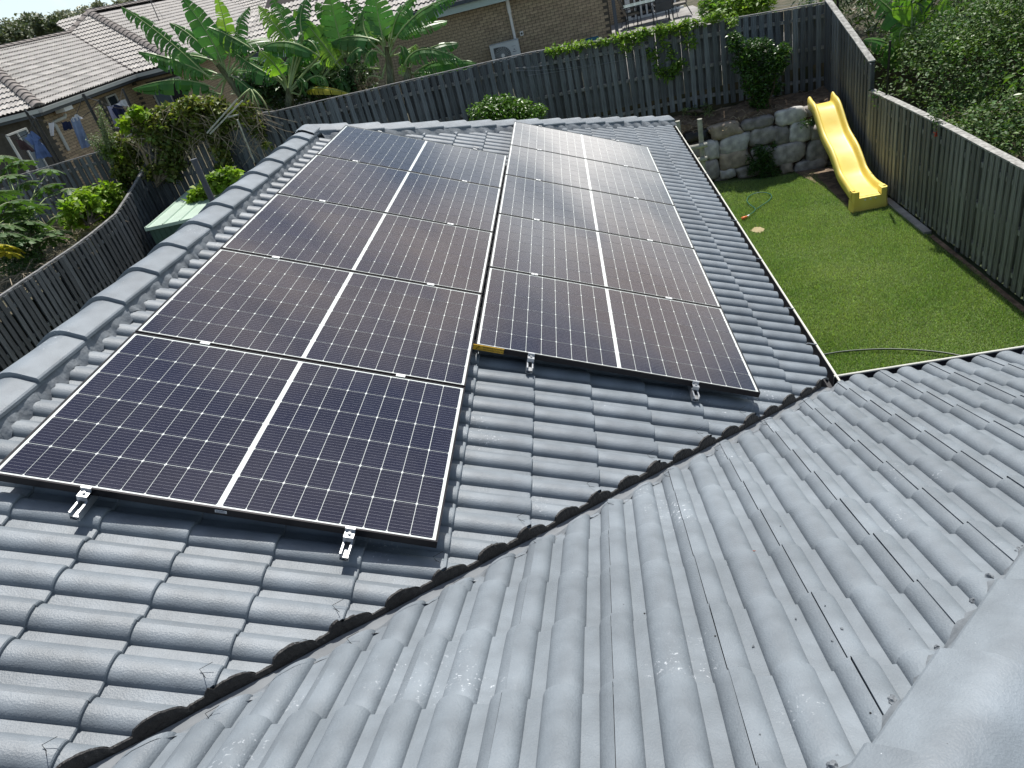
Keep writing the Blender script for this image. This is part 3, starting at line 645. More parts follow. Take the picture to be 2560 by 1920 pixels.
# grit lying on the near slope
for i in range(26):
    px, py = random.choice([(1725, 1412), (1735, 1440), (1860, 1250), (1905, 1545), (1560, 1400), (2100, 1330), (1990, 1490)]); px += random.gauss(0, 160); py += random.gauss(0, 90)
    q = hit(px, py, nB, OB+nB*0.02)
    if q.x-q.y > H2-0.2 or q.x-q.y < VAL+.25: continue
    r = random.uniform(0.002, 0.0055); z = surfB(q.x, q.y)
    bm = bmesh.new(); bmesh.ops.create_icosphere(bm, subdivisions=1, radius=r)
    for v in bm.verts: v.co *= random.uniform(.6, 1.3)
    me = bpy.data.meshes.new('mortar_crumb'); bm.to_mesh(me); bm.free(); me.materials.append(M['pointing'] if i % 3 else M['seal'])
    o = obj('mortar_crumb', me); o.location = (q.x, q.y, z+r*0.6); tag(o, 'small dark crumb of mortar lying loose on the near tiled slope', 'crumb', 'mortar crumbs on the near slope')
q = hit(1622, 1199, nB, OB+nB*0.015)
b = MB(); b.tube([(0, 0, 0), (0.009, 0, 0.001), (0.018, 0.001, 0)], [0.001, 0.0028, 0.001], 6)
o = b.build('dry_seed', mat('rust_brown_seed', (0.25, 0.07, 0.03))); o.location = (q.x, q.y, surfB(q.x, q.y)+0.003)
tag(o, 'tiny rust brown seed pod lying on the near slope', 'seed pod')

# =================================================================== solar panels
PW, PH, GAP = 1.744, 1.134, 0.0115
PU, PV, CD = 0.0934, 0.18318, 0.0209
UR, VR = 1.7587, 1.60467
mu_, mv_ = (PW-18*PU-CD)/2, (PH-6*PV)/2
FT = 0.035
def frame_mesh():
    b = MB(); lip = 0.0085
    # top lips, outer walls
    for (x0, x1, y0, y1) in ((0, PW, 0, lip), (0, PW, PH-lip, PH), (0, lip, lip, PH-lip), (PW-lip, PW, lip, PH-lip)):
        b.box(x0, x1, y0, y1, -0.004, 0.0)
    for (x0, x1, y0, y1) in ((0, PW, 0, 0.002), (0, PW, PH-0.002, PH), (0, 0.002, 0.002, PH-0.002), (PW-0.002, PW, 0.002, PH-0.002)):
        b.box(x0, x1, y0, y1, -FT, -0.004)
    for (x0, x1, y0, y1) in ((0.002, PW-0.002, 0.002, 0.03), (0.002, PW-0.002, PH-0.03, PH-0.002)):
        b.box(x0, x1, y0, y1, -FT, -FT+0.002)
    return b.mesh('frame', M['frame'])
def cell_mesh():
    gw, gh, ch = PU/2-0.0012, PV/2-0.0017, 0.0070
    cx = ch*0.55
    v = [(-gw+cx, -gh, 0), (gw-cx, -gh, 0), (gw, -gh+ch, 0), (gw, gh-ch, 0), (gw-cx, gh, 0), (-gw+cx, gh, 0), (-gw, gh-ch, 0), (-gw, -gh+ch, 0)]
    return MB().add(v, [tuple(range(8))]).mesh('cell', M['cell'])
fm = frame_mesh(); cm = cell_mesh()
sm = MB().box(0.0085, PW-0.0085, 0.0085, PH-0.0085, -0.0060, -0.0030).mesh('backsheet', M['sheet'])
panel_lab = {
    (0, 0): 'solar panel nearest the camera, black framed, dark navy, front of the upper row',
    (0, 1): 'second solar panel of the upper row, brown cloud reflection on its cells',
    (0, 2): 'middle solar panel of the upper row beside the ridge caps',
    (0, 3): 'fourth solar panel of the upper row, second from its far end',
    (0, 4): 'farthest solar panel of the upper row, nearest the end of the ridge',
    (1, 0): 'front solar panel of the lower row with yellow warning label on its corner',
    (1, 1): 'second solar panel of the lower row, just behind the one with yellow label',
    (1, 2): 'middle solar panel of the lower row beside the gutter side tiles',
    (1, 3): 'fourth solar panel of the lower row, pale with reflected sky',
    (1, 4): 'farthest solar panel of the lower row, palest one, by the rear hip'}
for c in (0, 1):
    for r in range(5):
        u0 = c*UR-0.011; v0 = c*VR+r*(PH+GAP)
        O = PA(u0, v0, 0)
        p = bpy.data.objects.new('solar_panel', None); link(p)
        tilt = random.uniform(-.0006, .0006)
        p.matrix_world = basis_mw(O, lA, Vector((0, 1, 0)), nA)
        tag(p, panel_lab[(c, r)], 'solar panel', 'black framed solar panels on the grey roof')
        obj('frame', fm, p); obj('backsheet', sm, p)
        for h in (0, 1):
            for k in range(9):
                for j in range(6):
                    o = obj('cell', cm, p); o.location = (mu_+h*(9*PU+CD)+(k+.5)*PU, mv_+(j+.5)*PV, -0.0019)
        if (c, r) == (1, 0):
            lb = MB().box(-0.012, 0.172, -0.0035, -0.0005, -0.034, 0.0); lo = lb.build('warning_label', M['ylabel'], parent=p)
            # triangle and printed lines on the face that looks back at the camera
            t = MB(); y = -0.0045
            t.tube([(0.006, y, -0.027), (0.040, y, -0.027), (0.023, y, -0.005), (0.006, y, -0.027)], 0.0013, 4); t.box(0.0215, 0.0245, y-.0005, y+.0005, -0.020, -0.011)
            t.build('warning_triangle', M['ink'], parent=lo)
            for txt, zz in (('WARNING: PV STRING', -0.0145), ('DISCONNECTION POINT', -0.0285)):
                cu = bpy.data.curves.new('t', 'FONT'); cu.body = txt; cu.size = 0.0128; cu.extrude = 0.0004
                to = bpy.data.objects.new('t', cu); COL.objects.link(to); bpy.context.view_layer.update()
                me = bpy.data.meshes.new_from_object(to); bpy.data.objects.remove(to); me.materials.clear(); me.materials.append(M['ink'])
                me.transform(Matrix.Translation((0.046, -0.0045, zz)) @ Matrix.Rotation(PI/2, 4, 'X')); wid = max(v.co.x for v in me.vertices)
                obj('label_text', me, lo)
        if (c, r) == (0, 0):
            s = MB().box(0.862, 0.908, -0.002, -0.0005, -0.022, -0.008).build('serial_label', M['white'], parent=p)
            t = MB(); rr = random.Random(2); x = 0.865
            while x < 0.904:
                wd = rr.choice((0.0006, 0.001, 0.0016)); t.box(x, x+wd, -0.0028, -0.0021, -0.0145, -0.010); x += wd+rr.choice((.0006, .001, .0014))
            t.box(0.866, 0.903, -0.0028, -0.0021, -0.0195, -0.0175); t.build('barcode', M['inkb'], parent=s)
# rails with clamps
def rail(u, v0, v1, lab):
    O = PA(u, 0, 0)
    r = bpy.data.objects.new('mounting_rail', None); link(r); r.matrix_world = basis_mw(O, lA, Vector((0, 1, 0)), nA)
    tag(r, lab, 'mounting rail', 'aluminium rails under the panels')
    b = MB(); z0, z1 = -0.077, -0.037; hw = 0.019
    b.box(-hw, -hw+0.002, v0, v1, z0, z1); b.box(hw-0.002, hw, v0, v1, z0, z1); b.box(-hw+0.002, hw-0.002, v0, v1, z0, z0+0.002)
    b.box(-hw+0.002, hw-0.002, v0, v1, z0+0.018, z0+0.020)
    b.box(-hw+0.002, -hw+0.008, v0, v1, z1-0.003, z1); b.box(hw-0.008, hw-0.002, v0, v1, z1-0.003, z1)
    b.tube([(-hw+.004, v0+.001, z0+.004), (0, v0+.001, z0+.016), (hw-.004, v0+.001, z0+.004)], 0.0012, 4)
    b.build('rail_body', M['alu'], parent=r)
    MB().box(-hw+0.003, hw-0.003, v0+0.03, v1, z0+0.003, z0+0.017).build('rail_core', M['alud'], parent=r)
    def clamp(v, end):
        if end:
            s = 1 if end > 0 else -1
            c = MB().box(-0.02, 0.02, v-0.006 if s > 0 else v-0.030, v+0.030 if s > 0 else v+0.006, 0.0005, 0.0045)
            c.box(-0.02, 0.02, v-0.004 if s > 0 else v+0.001, v-0.001 if s > 0 else v+0.004, -0.028, 0.0005)
            c = MB(); v_ = v if s < 0 else v
            c.box(-0.02, 0.02, v-0.004, v-0.001, -0.012, 0.004); c.box(-0.02, 0.02, v-0.001, v+0.009, 0.001, 0.004)
            c.box(-0.02, 0.02, v-0.034, v-0.004, -0.015, -0.012); c.box(-0.02, 0.02, v-0.037, v-0.034, -0.036, -0.012)
            cl = c.build('end_clamp', M['alu'], parent=r)
            MB().tube([(0, v-0.019, -0.012), (0, v-0.019, -0.004)], 0.0065, 10).build('bolt', M['steel'], parent=cl)
            MB().tube([(0, v-0.019, -0.0055), (0, v-0.019, -0.0035)], 0.003, 6).build('bolt_socket', M['ink'], parent=cl)
        else:
            cl = MB().box(-0.024, 0.024, v-0.013, v+0.013, 0.0008, 0.0045).box(-0.024, 0.024, v-0.004, v+0.004, -0.03, 0.0008).build('mid_clamp', M['white'], parent=r)
            MB().tube([(0, v, 0.0045), (0, v, 0.0062)], 0.0055, 8).build('bolt', M['steel'], parent=cl)
    vs0 = v0+0.10
    clamp(vs0, -1)
    for k in range(1, 5): clamp(vs0+k*(PH+GAP)-GAP/2, 0)
    ve = vs0+5*PH+4*GAP
    MB().box(-0.02, 0.02, ve-0.008, ve+0.012, 0.0008, 0.0045).box(-0.02, 0.02, ve+0.002, ve+0.012, -0.036, 0.0008).build('end_clamp', M['white'], parent=r)
    # roof hooks
    for k in range(7):
        v = v0+0.5+k*0.95
        MB().box(-0.03, 0.02, v-0.015, v+0.015, -0.125, -0.077).build('roof_hook', M['steel'], parent=r)
rail(0.355, -0.10, 5.85, 'bright rail poking out under the left part of the nearest solar panel')
rail(1.385, -0.10, 5.85, 'bright rail poking out under the right part of the nearest solar panel')
rail(UR+0.325, VR-0.10, VR+5.85, 'bright rail with bolt clamp beside the yellow warning label')
rail(UR+1.33, VR-0.10, VR+5.85, 'bright rail under the right end of the lower row of panels')

# =================================================================== fences
def pal_mesh(name, m, w=0.098, t=0.016):
    b = MB(); b.box(-w/2, w/2, -t/2-.003, t/2+.003, 0, 1); return b.mesh(name, m)
def fence(name, p0, p1, zt, zb, label, mpal, sp=0.165, w=0.098, mcap=None, capw=0.12, capt=0.035, both=True, front=None, rails=3, postsp=2.4,
          skip=(), jit=0.012, group=None, view=True, gap_rails=True):
    """paling fence from p0 to p1 (plan); front = unit plan vector of the side the palings face"""
    p0 = Vector((p0[0], p0[1], 0)); p1 = Vector((p1[0], p1[1], 0)); L_ = (p1-p0).length; d = (p1-p0).normalized(); fr = Vector((front[0], front[1], 0))
    root = empty(name, (p0+d*L_/2+Vector((0, 0, zb(p0.x, p0.y)))), label, 'fence', group)
    ang = math.atan2(d.y, d.x); pm = pal_mesh('paling', mpal, w)
    n = int(L_/sp); cnt = 0; rest = MB()
    for side in ((1, -1) if both else (1,)):
        for i in range(n+1):
            s = i*sp+(0 if side > 0 else sp*0.5)+random.uniform(-jit, jit)
            if s > L_ or any(a < s < b_ for a, b_ in skip): continue
            q = p0+d*s+fr*side*0.046; zt_ = zt(q.x, q.y)+random.uniform(-.012, .012)-(0.03 if side < 0 else 0.0); z0 = zb(q.x, q.y)+random.uniform(-.02, .02)
            if view and not (inview((q.x, q.y, zt_), 200) or inview((q.x, q.y, (zt_+z0)/2), 200)): continue
            mw = Matrix.Translation((q.x, q.y, z0)) @ Matrix.Rotation(ang+random.uniform(-.03, .03), 4, 'Z') @ Matrix.Rotation(random.uniform(-.012, .012), 4, 'Y') @ Matrix.Diagonal((random.uniform(.93, 1.05), 1, zt_-z0, 1))
            if cnt < 300: obj('paling', pm, root, mw); cnt += 1
            else: rest.box(-w/2, w/2, -.008, .008, 0, 1, mw)
    if rest.v: tag(rest.build('far_palings', mpal, parent=root), kind='stuff')
    for k in range(rails):
        f = (0.12, 0.5, 0.86)[k] if rails == 3 else (0.16, 0.84)[k]
        rows = MB(); A = []
        for i in range(int(L_/0.6)+2):
            s = min(L_, i*0.6); q = p0+d*s; a, bb = zt(q.x, q.y), zb(q.x, q.y); z = bb+(a-bb)*f
            A.append([(q.x-fr.x*0.036, q.y-fr.y*0.036, z-0.035), (q.x+fr.x*0.036, q.y+fr.y*0.036, z-0.035), (q.x+fr.x*0.036, q.y+fr.y*0.036, z+0.035), (q.x-fr.x*0.036, q.y-fr.y*0.036, z+0.035)])
        rows.sweep(A, closed=True); rows.build('rail', mcap or mpal, parent=root)
    i = 0
    while i*postsp <= L_:
        q = p0+d*(i*postsp); a, bb = zt(q.x, q.y), zb(q.x, q.y)
        MB().box(q.x-0.045, q.x+0.045, q.y-0.023, q.y+0.023, bb-.2, a-0.03).build('post', mpal, parent=root); i += 1
    if mcap:
        s = 0.0
        while s < L_-0.05:
            e_ = min(L_, s+random.uniform(2.6, 3.6)); A = []
            for j in range(7):
                t = s+(e_-0.006-s)*j/6; q = p0+d*t; z = zt(q.x, q.y)+0.004+random.uniform(-.003, .003); o = random.uniform(-.004, .004)
                A.append([(q.x+fr.x*(a_+o), q.y+fr.y*(a_+o), z+h_) for a_, h_ in ((-capw/2, 0), (capw/2, 0), (capw/2, capt), (-capw/2, capt))])
            c = MB().sweep(A, closed=True); c.add(A[0], [(0, 1, 2, 3)]); c.add(A[-1], [(3, 2, 1, 0)]); c.build('cap_rail', mcap, parent=root); s = e_
    return root
# right fence, low stretch then the tall stretch by the bank
XF = 7.86
fence('paling_fence', (XF, 1.5), (XF, 12.42), lambda x, y: -2.60+0.02*math.sin(y*.8), lambda x, y: LZ+0.06,
      'long low paling fence with lichened cap along the right side of the lawn', M['woodw'], sp=0.155, w=0.094, mcap=M['capwood'], capw=0.12, capt=0.024, front=(-1, 0), both=True)
fence('paling_fence', (XF, 12.45), (XF, 14.96), lambda x, y: -2.10+(y-12.45)*0.335, lambda x, y: LZ+0.1 if y < 13.6 else -3.25,
      'tall stepped up paling fence rising behind the yellow slide to the back corner', M['wood'], sp=0.155, w=0.094, mcap=M['capwood'], capw=0.12, capt=0.024, front=(-1, 0), both=True)
# return board where the fence steps
# rear fence
def ztb(x, y):
    xs = [-13.5, -8.1, -5.4, -4.6, 1.7, 5.0, 7.9]; zs = [-1.0, -.78, -.76, -.86, -.91, -1.13, -1.30]
    return float(np.interp(x, xs, zs))-0.02
def zbb(x, y):
    return float(np.interp(x, [-13.5, -8.2, -8.0, -5, 3.5, 5.0, 7.9], [-2.3, -2.3, -2.75, -2.85, -2.85, -2.82, -3.03]))
fence('paling_fence', (-8.0, 15.03), (7.82, 15.03), ztb, zbb, 'dark grey rear paling fence running behind the house and boulder wall', M['woodd'] if False else M['wood'],
      sp=0.167, w=0.104, mcap=M['capthin'], capw=0.06, capt=0.02, front=(0, -1))
fence('paling_fence', (-13.6, 15.03), (-8.05, 15.03), ztb, lambda x, y: -2.4, 'far left paling fence behind the weeds, below the clothesline', M['wood'],
      sp=0.175, mcap=M['capthin'], capw=0.06, capt=0.02, front=(0, -1))
def ztl(x, y): return float(np.interp(y, [-5, 11.5, 12.9, 13.6, 14.1, 15.0], [-1.97, -1.98, -1.90, -1.72, -1.58, -1.30]))
fence('paling_fence', (-8.0, 3.5), (-8.0, 14.9), ztl, lambda x, y: -3.7, 'dark weathered left paling fence with crooked top rail, left of the ridge caps', M['woodd'],
      sp=0.15, w=0.10, mcap=M['capthin'], capw=0.07, capt=0.03, front=(1, 0))
# black netting poles in the corner
pA = [hy(2089/D, 0, 14.3), None]
b = MB(); t0 = hy(1808, -12, 14.85); t1 = hy(1826, 212, 14.85); b.tube([t1, t0], 0.022, 8)
tag(b.build('netting_pole', M['black'], loc=t1), 'black leaning pole in front of the back right fence corner', 'pole')
b = MB(); t0 = hx(1923, 88, XF-0.12); t1 = hx(1915, 205, XF-0.12); b.tube([t1, t0], 0.02, 8)
tag(b.build('netting_pole', M['black'], loc=t1), 'short black pole where the right fence steps up', 'pole')
# thin netting wires along the rear fence
b = MB()
for (x0, y0, x1, y1) in ((1113, 147, 1245, 128), (1113, 153, 1285, 139), (1245, 128, 1380, 100), (1140, 163, 1400, 118), (1660, 15, 1795, -8)):
    a = hy(x0, y0, 14.95); c = hy(x1, y1, 14.95); mid = (a+c)/2+Vector((0, 0, -.03)); b.tube([a, a.lerp(mid, .5)+Vector((0, 0, -.012)), mid, mid.lerp(c, .5)+Vector((0, 0, -.01)), c], 0.0028, 4)
tag(b.build('netting_wire', M['steel'], loc=a), 'slack bird netting wires strung along the rear fence', 'wire')

# =================================================================== boulder wall
wall = empty('retaining_wall', (6.4, 13.7, LZ), 'retaining wall of stacked grey boulders between the lawn and the planted bank', 'wall')
s6 = 560/2212/D; ox, oy = 1680/D, 200/D
WN = (0.17, 1.0, -0.22); WP = (5.2, 13.93, LZ)
stones = [(530, 520, 315, 165, 'b'), (850, 448, 312, 118, 'g'), (1180, 378, 300, 160, 'l'), (395, 712, 165, 195, 'l'), (622, 655, 300, 175, 'l'),
          (905, 575, 262, 180, 'g'), (1085, 568, 165, 180, 'g'), (1272, 535, 215, 205, 'l'), (1440, 540, 130, 150, 'g'), (395, 912, 155, 205, 'g'),
          (622, 805, 310, 180, 'b'), (905, 770, 200, 190, 'g'), (1163, 742, 322, 215, 'g'), (1452, 722, 225, 222, 'g'), (555, 948, 160, 95, 'l'),
          (770, 925, 260, 125, 'g'), (1140, 893, 130, 105, 'b'), (1375, 872, 330, 130, 'g'), (1702, 305, 115, 140, 'g'), (1795, 312, 85, 120, 'g'),
          (1780, 460, 140, 170, 'd'), (1810, 610, 100, 130, 'd'), (245, 580, 250, 125, 'k'), (1375, 340, 90, 110, 'g'), (1590, 870, 110, 100, 'd'),
          (1650, 760, 140, 150, 'd'), (1700, 880, 130, 120, 'd'), (240, 730, 180, 140, 'g'), (1560, 560, 120, 150, 'd'), (1620, 420, 140, 150, 'd'), (1560, 690, 90, 110, 'd'),
          (250, 870, 190, 130, 'g'), (500, 1010, 150, 60, 'g'), (1760, 760, 120, 140, 'd')]
def rock(w, h, dp, seed):
    r = random.Random(seed); bm = bmesh.new(); bmesh.ops.create_cube(bm, size=1.0)
    bmesh.ops.subdivide_edges(bm, edges=bm.edges[:], cuts=5, use_grid_fill=True)
    ph = [r.uniform(0, 6) for _ in range(6)]
    sk = (r.uniform(-.18, .18), r.uniform(-.18, .18))
    for v in bm.verts:
        c = v.co*2; c = Vector([math.copysign(abs(a)**0.9, a) for a in c])
        l = (abs(c.x)**5+abs(c.y)**5+abs(c.z)**5)**(1/5); c = c/l
        n = 0.05*math.sin(3.1*c.x+ph[0])*math.sin(2.7*c.z+ph[1])+0.035*math.sin(6*c.x+ph[2]+3*c.z)+0.03*math.sin(7*c.z+ph[3]+2*c.y)+r.uniform(-.016, .016)
        c = c*(1+n); c.x += sk[0]*c.z; c.z += sk[1]*c.x*.6
        v.co = Vector((c.x*w/2, c.y*dp/2, c.z*h/2))
    # chisel two facets
    for _ in range(3):
        n = Vector((r.uniform(-1, 1), -abs(r.uniform(.3, 1)), r.uniform(-.6, 1))).normalized(); dd = 0.40*(abs(n.x)*w+abs(n.z)*h+abs(n.y)*dp)
        for v in bm.verts:
            k = v.co.dot(n)-dd
            if k > 0: v.co -= n*k*0.85
    for f in bm.faces: f.smooth = True
    me = bpy.data.meshes.new('boulder'); bm.to_mesh(me); bm.free(); return me
for i, (cx, cy, w, h, kd) in enumerate(stones):
    dep = 0.02 if i < 18 or kd == 'k' else 0.12
    c = hit(ox+cx*s6, oy+cy*s6, WN, WP); a = hit(ox+(cx-w/2)*s6, oy+cy*s6, WN, WP); b_ = hit(ox+(cx+w/2)*s6, oy+cy*s6, WN, WP)
    t = hit(ox+cx*s6, oy+(cy-h/2)*s6, WN, WP); q = hit(ox+cx*s6, oy+(cy+h/2)*s6, WN, WP)
    W = (b_-a).length*1.03; H = (t-q).length*1.03
    me = rock(W, H, 0.5, i*13+5); me.materials.append({'b': M['stoneb'], 'g': M['stone'], 'l': M['stonel'], 'd': M['stone'], 'k': M['black']}[kd])
    o = obj('boulder', me, wall, Matrix.Translation(c+Vector((0.03, 0.20+dep, 0))) @ Matrix.Rotation(-0.17, 4, 'Z') @ Matrix.Rotation(-random.uniform(.0, .12), 4, 'Y') @ Matrix.Rotation(-0.2, 4, 'X'))
    if kd == 'k': o['label'] = 'boulder wrapped in black sheeting'
# small packing stones
for i in range(40):
    q = hit(ox+random.uniform(330, 1750)*s6, oy+random.uniform(420, 960)*s6, WN, WP)
    me = rock(random.uniform(.06, .16), random.uniform(.05, .12), .2, 500+i); me.materials.append(M['stone'])
    obj('packing_stone', me, wall, Matrix.Translation(q+Vector((0.03, 0.32, 0))))
# dark earth behind the joints
b = MB(); xs = np.linspace(4.0, 7.84, 24)
b.sweep([[(x, 13.93-(x-5.2)*0.17+0.26*k+0.24, LZ+k*1.18) for x in xs] for k in (0, .5, 1)]+[[(x, 14.52-(x-5.2)*0.13, LZ+1.22) for x in xs]])
b.build('earth_core', M['soil'], parent=wall)
# log handrail / steps frame beside the gutter
lf = empty('log_frame', (5.0, 13.6, LZ), 'bleached round log frame beside the gutter at the left end of the boulder wall', 'log frame')
def zz6(x, y, Y): return hy(ox+x*s6, oy+y*s6, Y)
lt = zz6(272, 385, 13.45); lb_ = zz6(320, 900, 13.45)
MB().tube([Vector((lt.x, 13.45, LZ)), Vector((lt.x, 13.45, lt.z))], 0.052, 12).build('upright_log', M['log'], parent=lf)
l2 = zz6(55, 405, 13.6); MB().tube([Vector((l2.x, 13.6, LZ)), l2], 0.05, 12).build('upright_log', M['log'], parent=lf)
for yy in (650, 785):
    a = zz6(150, yy+25, 13.38); c = zz6(328, yy-8, 13.38); MB().tube([a-Vector((.5, 0, -.0)), c+Vector((.04, 0, 0))], 0.05, 12).build('cross_log', M['log'], parent=lf)

# =================================================================== slide
slide = empty('slide', (7.34, 10.85, LZ), 'long wavy yellow plastic slide leaning from the boulder wall down to the lawn', 'slide')
path = [(13.86, -3.03), (13.70, -3.02), (13.52, -3.05), (13.32, -3.17), (13.10, -3.33), (12.86, -3.47), (12.60, -3.56), (12.36, -3.64), (12.12, -3.77), (11.88, -3.92), (11.66, -3.985), (11.40, -4.03), (11.15, -4.045), (10.93, -4.045)]
def crom(P, k):
    out = []
    for i in range(len(P)-1):
        p0, p1, p2, p3 = P[max(i-1, 0)], P[i], P[i+1], P[min(i+2, len(P)-1)]
        for j in range(k):
            t = j/k; out.append(tuple(0.5*((2*b)+(-a+c)*t+(2*a-5*b+4*c-d)*t*t+(-a+3*b-3*c+d)*t**3) for a, b, c, d in zip(p0, p1, p2, p3)))
    return out+[P[-1]]
pth = crom(path, 4); n = len(pth)
sec = [(-0.262, -0.055), (-0.266, 0.02), (-0.272, 0.022), (-0.268, 0.07), (-0.272, 0.072), (-0.262, 0.118), (-0.243, 0.134), (-0.222, 0.134), (-0.205, 0.118), (-0.195, 0.06), (-0.186, 0.018), (-0.168, 0.003), (-0.14, 0.0),
       (0.14, 0.0), (0.168, 0.003), (0.186, 0.018), (0.195, 0.06), (0.205, 0.118), (0.222, 0.134), (0.243, 0.134), (0.262, 0.118), (0.272, 0.072), (0.268, 0.07), (0.272, 0.022), (0.266, 0.02), (0.262, -0.055)]
b = MB(); rows = []
for i, (y, z) in enumerate(pth):
    a = pth[max(i-1, 0)]; c = pth[min(i+1, n-1)]; ty, tz = c[0]-a[0], c[1]-a[1]; l = math.hypot(ty, tz); ny, nz = tz/l, -ty/l
    if nz < 0: ny, nz = -ny, -nz
    f = i/(n-1); cx = 7.40-0.065*f
    e = min(1, max(0, (0.07-f)/0.05)); hk = 1+0.38*e if f > 0.015 else 1.1
    fl = 1+0.14*max(0, (f-0.86)/0.14)
    rows.append([Vector((cx+s*fl, y+ny*(h*(hk if h > 0.06 else 1)), z+nz*(h*(hk if h > 0.06 else 1)))) for s, h in sec])
b.sweep(rows)
sh = b.build('chute', M['yellow'], parent=slide); auto_smooth(sh.data, 0.9)
md = sh.modifiers.new('s', 'SOLIDIFY'); md.thickness = 0.006; md.offset = -1
# foot box
yF = 10.90; b = MB(); pr = []
for (dy, z0) in ((0.0, LZ), (0.0, -4.12)): pass
prof_f = [(-0.31, 0.16), (-0.315, -0.01), (-0.285, -0.045), (0.285, -0.045), (0.315, -0.01), (0.31, 0.16)]
b.sweep([[(7.335+x*1.02, yF+y, LZ-0.01) for x, y in prof_f], [(7.335+x*0.97, yF+y+0.01, -4.10) for x, y in prof_f]])
# front panel and cheeks
b.sweep([[(7.335+x, yF-0.036, z) for x in (-0.19, 0.19)] for z in (-4.10, -4.045)])
b.sweep([[(7.335+x, y_, -4.043) for x in (-0.19, 0.19)] for y_ in (yF-0.036, yF+0.05)])
for s in (-1, 1):
    b.sweep([[(7.335+s*x, yF+y, z) for x, y in ((0.19, -0.036), (0.275, -0.036), (0.302, -0.005), (0.300, 0.14))] for z in (-4.10, -3.97, -3.92)])
    b.sweep([[(7.335+s*x, yF+y, -3.92) for x, y in ((0.19, -0.036), (0.275, -0.036), (0.302, -0.005), (0.300, 0.14))], [(7.335+s*x, yF+y, -3.92) for x, y in ((0.19, 0.14), (0.20, 0.14), (0.22, 0.14), (0.24, 0.14))]])
    b.sweep([[(7.335+s*0.19, yF+y, z) for y in (-0.036, 0.14)] for z in (-4.045, -3.92)])
ft = b.build('foot', M['yelside'], parent=slide); auto_smooth(ft.data, 0.7)
for x in (-0.09, 0.0, 0.09):
    MB().tube([(7.335+x, yF-0.036, -4.085), (7.335+x, yF-0.052, -4.085)], 0.013, 10).build('bolt', M['white'], parent=slide)
MB().box(7.335-0.17, 7.335+0.17, yF-0.052, yF-0.044, LZ+0.01, LZ+0.03).build('foot_ledge', M['yelside'], parent=slide)

# =================================================================== lawn grass, hoses, edging
nb = 420000
X = RNG.uniform(3.85, 7.74, nb); Y = RNG.uniform(1.9, 13.9, nb)
keep = (Y < 13.78-(X-5.2)*0.17) & ~((np.abs(X-7.34) < 0.27) & (Y > 10.86) & (Y < 13.0)) & ~((X > 7.71-0.03*np.sin(Y*3)) & (Y < 9.3)) \
    & ~((X-5.35)**2/0.012+(Y-10.9)**2/0.02 < 1) & ~((X > 7.05+0.2*np.clip((12.2-Y), -2, 0)*-0.3) & (Y > 11.6)) & ~((X > 7.42) & (Y > 11.1)) & ~((X > 7.70) & (Y > 9.4))
X = X[keep]; Y = Y[keep]; k = len(X)
z = LZ+0.012*np.sin(X*2.1)*np.sin(Y*1.7); th = RNG.uniform(0, 2*PI, k); ln = RNG.uniform(0, 1, k)
patch = 0.5+0.5*np.sin(X*1.9+np.sin(Y*1.3)*1.5)*np.sin(Y*1.1+X*0.7)
h = 0.016+0.02*RNG.random(k)+0.010*patch; w = 0.0035+0.003*RNG.random(k)
lx = np.cos(th)*ln*0.03; ly = np.sin(th)*ln*0.03; px = -np.sin(th)*w; py = np.cos(th)*w
V = np.empty((k, 3, 3)); V[:, 0] = np.stack([X-px, Y-py, z], 1); V[:, 1] = np.stack([X+px, Y+py, z], 1); V[:, 2] = np.stack([X+lx, Y+ly, z+h], 1)
gr = obj('grass', mesh_np('grass', V.reshape(-1, 3), np.arange(k*3).reshape(-1, 3), M['blade']))
tag(gr, 'short green lawn grass between the house and the right fence', 'grass', kind='stuff')
# bare sandy spot and bare soil under the slide
bm = bmesh.new(); bmesh.ops.create_circle(bm, cap_ends=True, radius=1, segments=20)
for v in bm.verts: v.co = Vector((5.35+v.co.x*0.115*random.uniform(.8, 1.15), 10.90+v.co.y*0.15*random.uniform(.8, 1.15), LZ+0.016))
me = bpy.data.meshes.new('bare_patch'); bm.to_mesh(me); bm.free(); me.materials.append(mat('sandy_soil', (0.36, 0.30, 0.17), rough=1, bump=1, bscale=80)); tag(obj('bare_patch', me), kind='structure')
b = MB(); b.sweep([[(7.03, 11.2, LZ+0.016), (7.76, 11.2, LZ+0.016)], [(7.03, 12.2, LZ+0.017), (7.76, 12.2, LZ+0.017)], [(6.78, 13.62, LZ+0.016), (7.76, 13.45, LZ+0.016)]])
b.sweep([[(7.70, 2, LZ+0.014), (7.78, 2, LZ+0.014)], [(7.70, 9.35, LZ+0.014), (7.78, 9.35, LZ+0.014)]])
tag(b.build('bare_soil', M['soil']), kind='structure')
e = MB()
tag(MB().box(7.665, 7.785, 9.44, 11.15, LZ-0.05, LZ+0.045).build('concrete_edging', M['concrete'], loc=(7.72, 10.3, LZ)), 'pale concrete edging strip at the foot of the right fence', 'edging')
lp = [(5.36, 11.62), (5.48, 11.75), (5.54, 11.90), (5.50, 12.15), (5.50, 12.42), (5.62, 12.66), (5.82, 12.73), (5.97, 12.58), (5.98, 12.37), (5.86, 12.16), (5.70, 12.0), (5.56, 11.86)]
hs = crom([(x, y, LZ+0.045) for x, y in lp], 4)
hose = empty('garden_hose', (5.6, 12.1, LZ), 'thin green garden hose looped on the lawn with an orange nozzle', 'hose')
MB().tube(hs, 0.009, 7).build('hose_tube', M['hose'], parent=hose, smooth=True)
MB().tube([(5.36, 11.62, LZ+.045), (5.33, 11.58, LZ+.05), (5.30, 11.55, LZ+.05)], [0.014, 0.018, 0.012], 9).build('hose_coupling', M['white'], parent=hose, smooth=True)
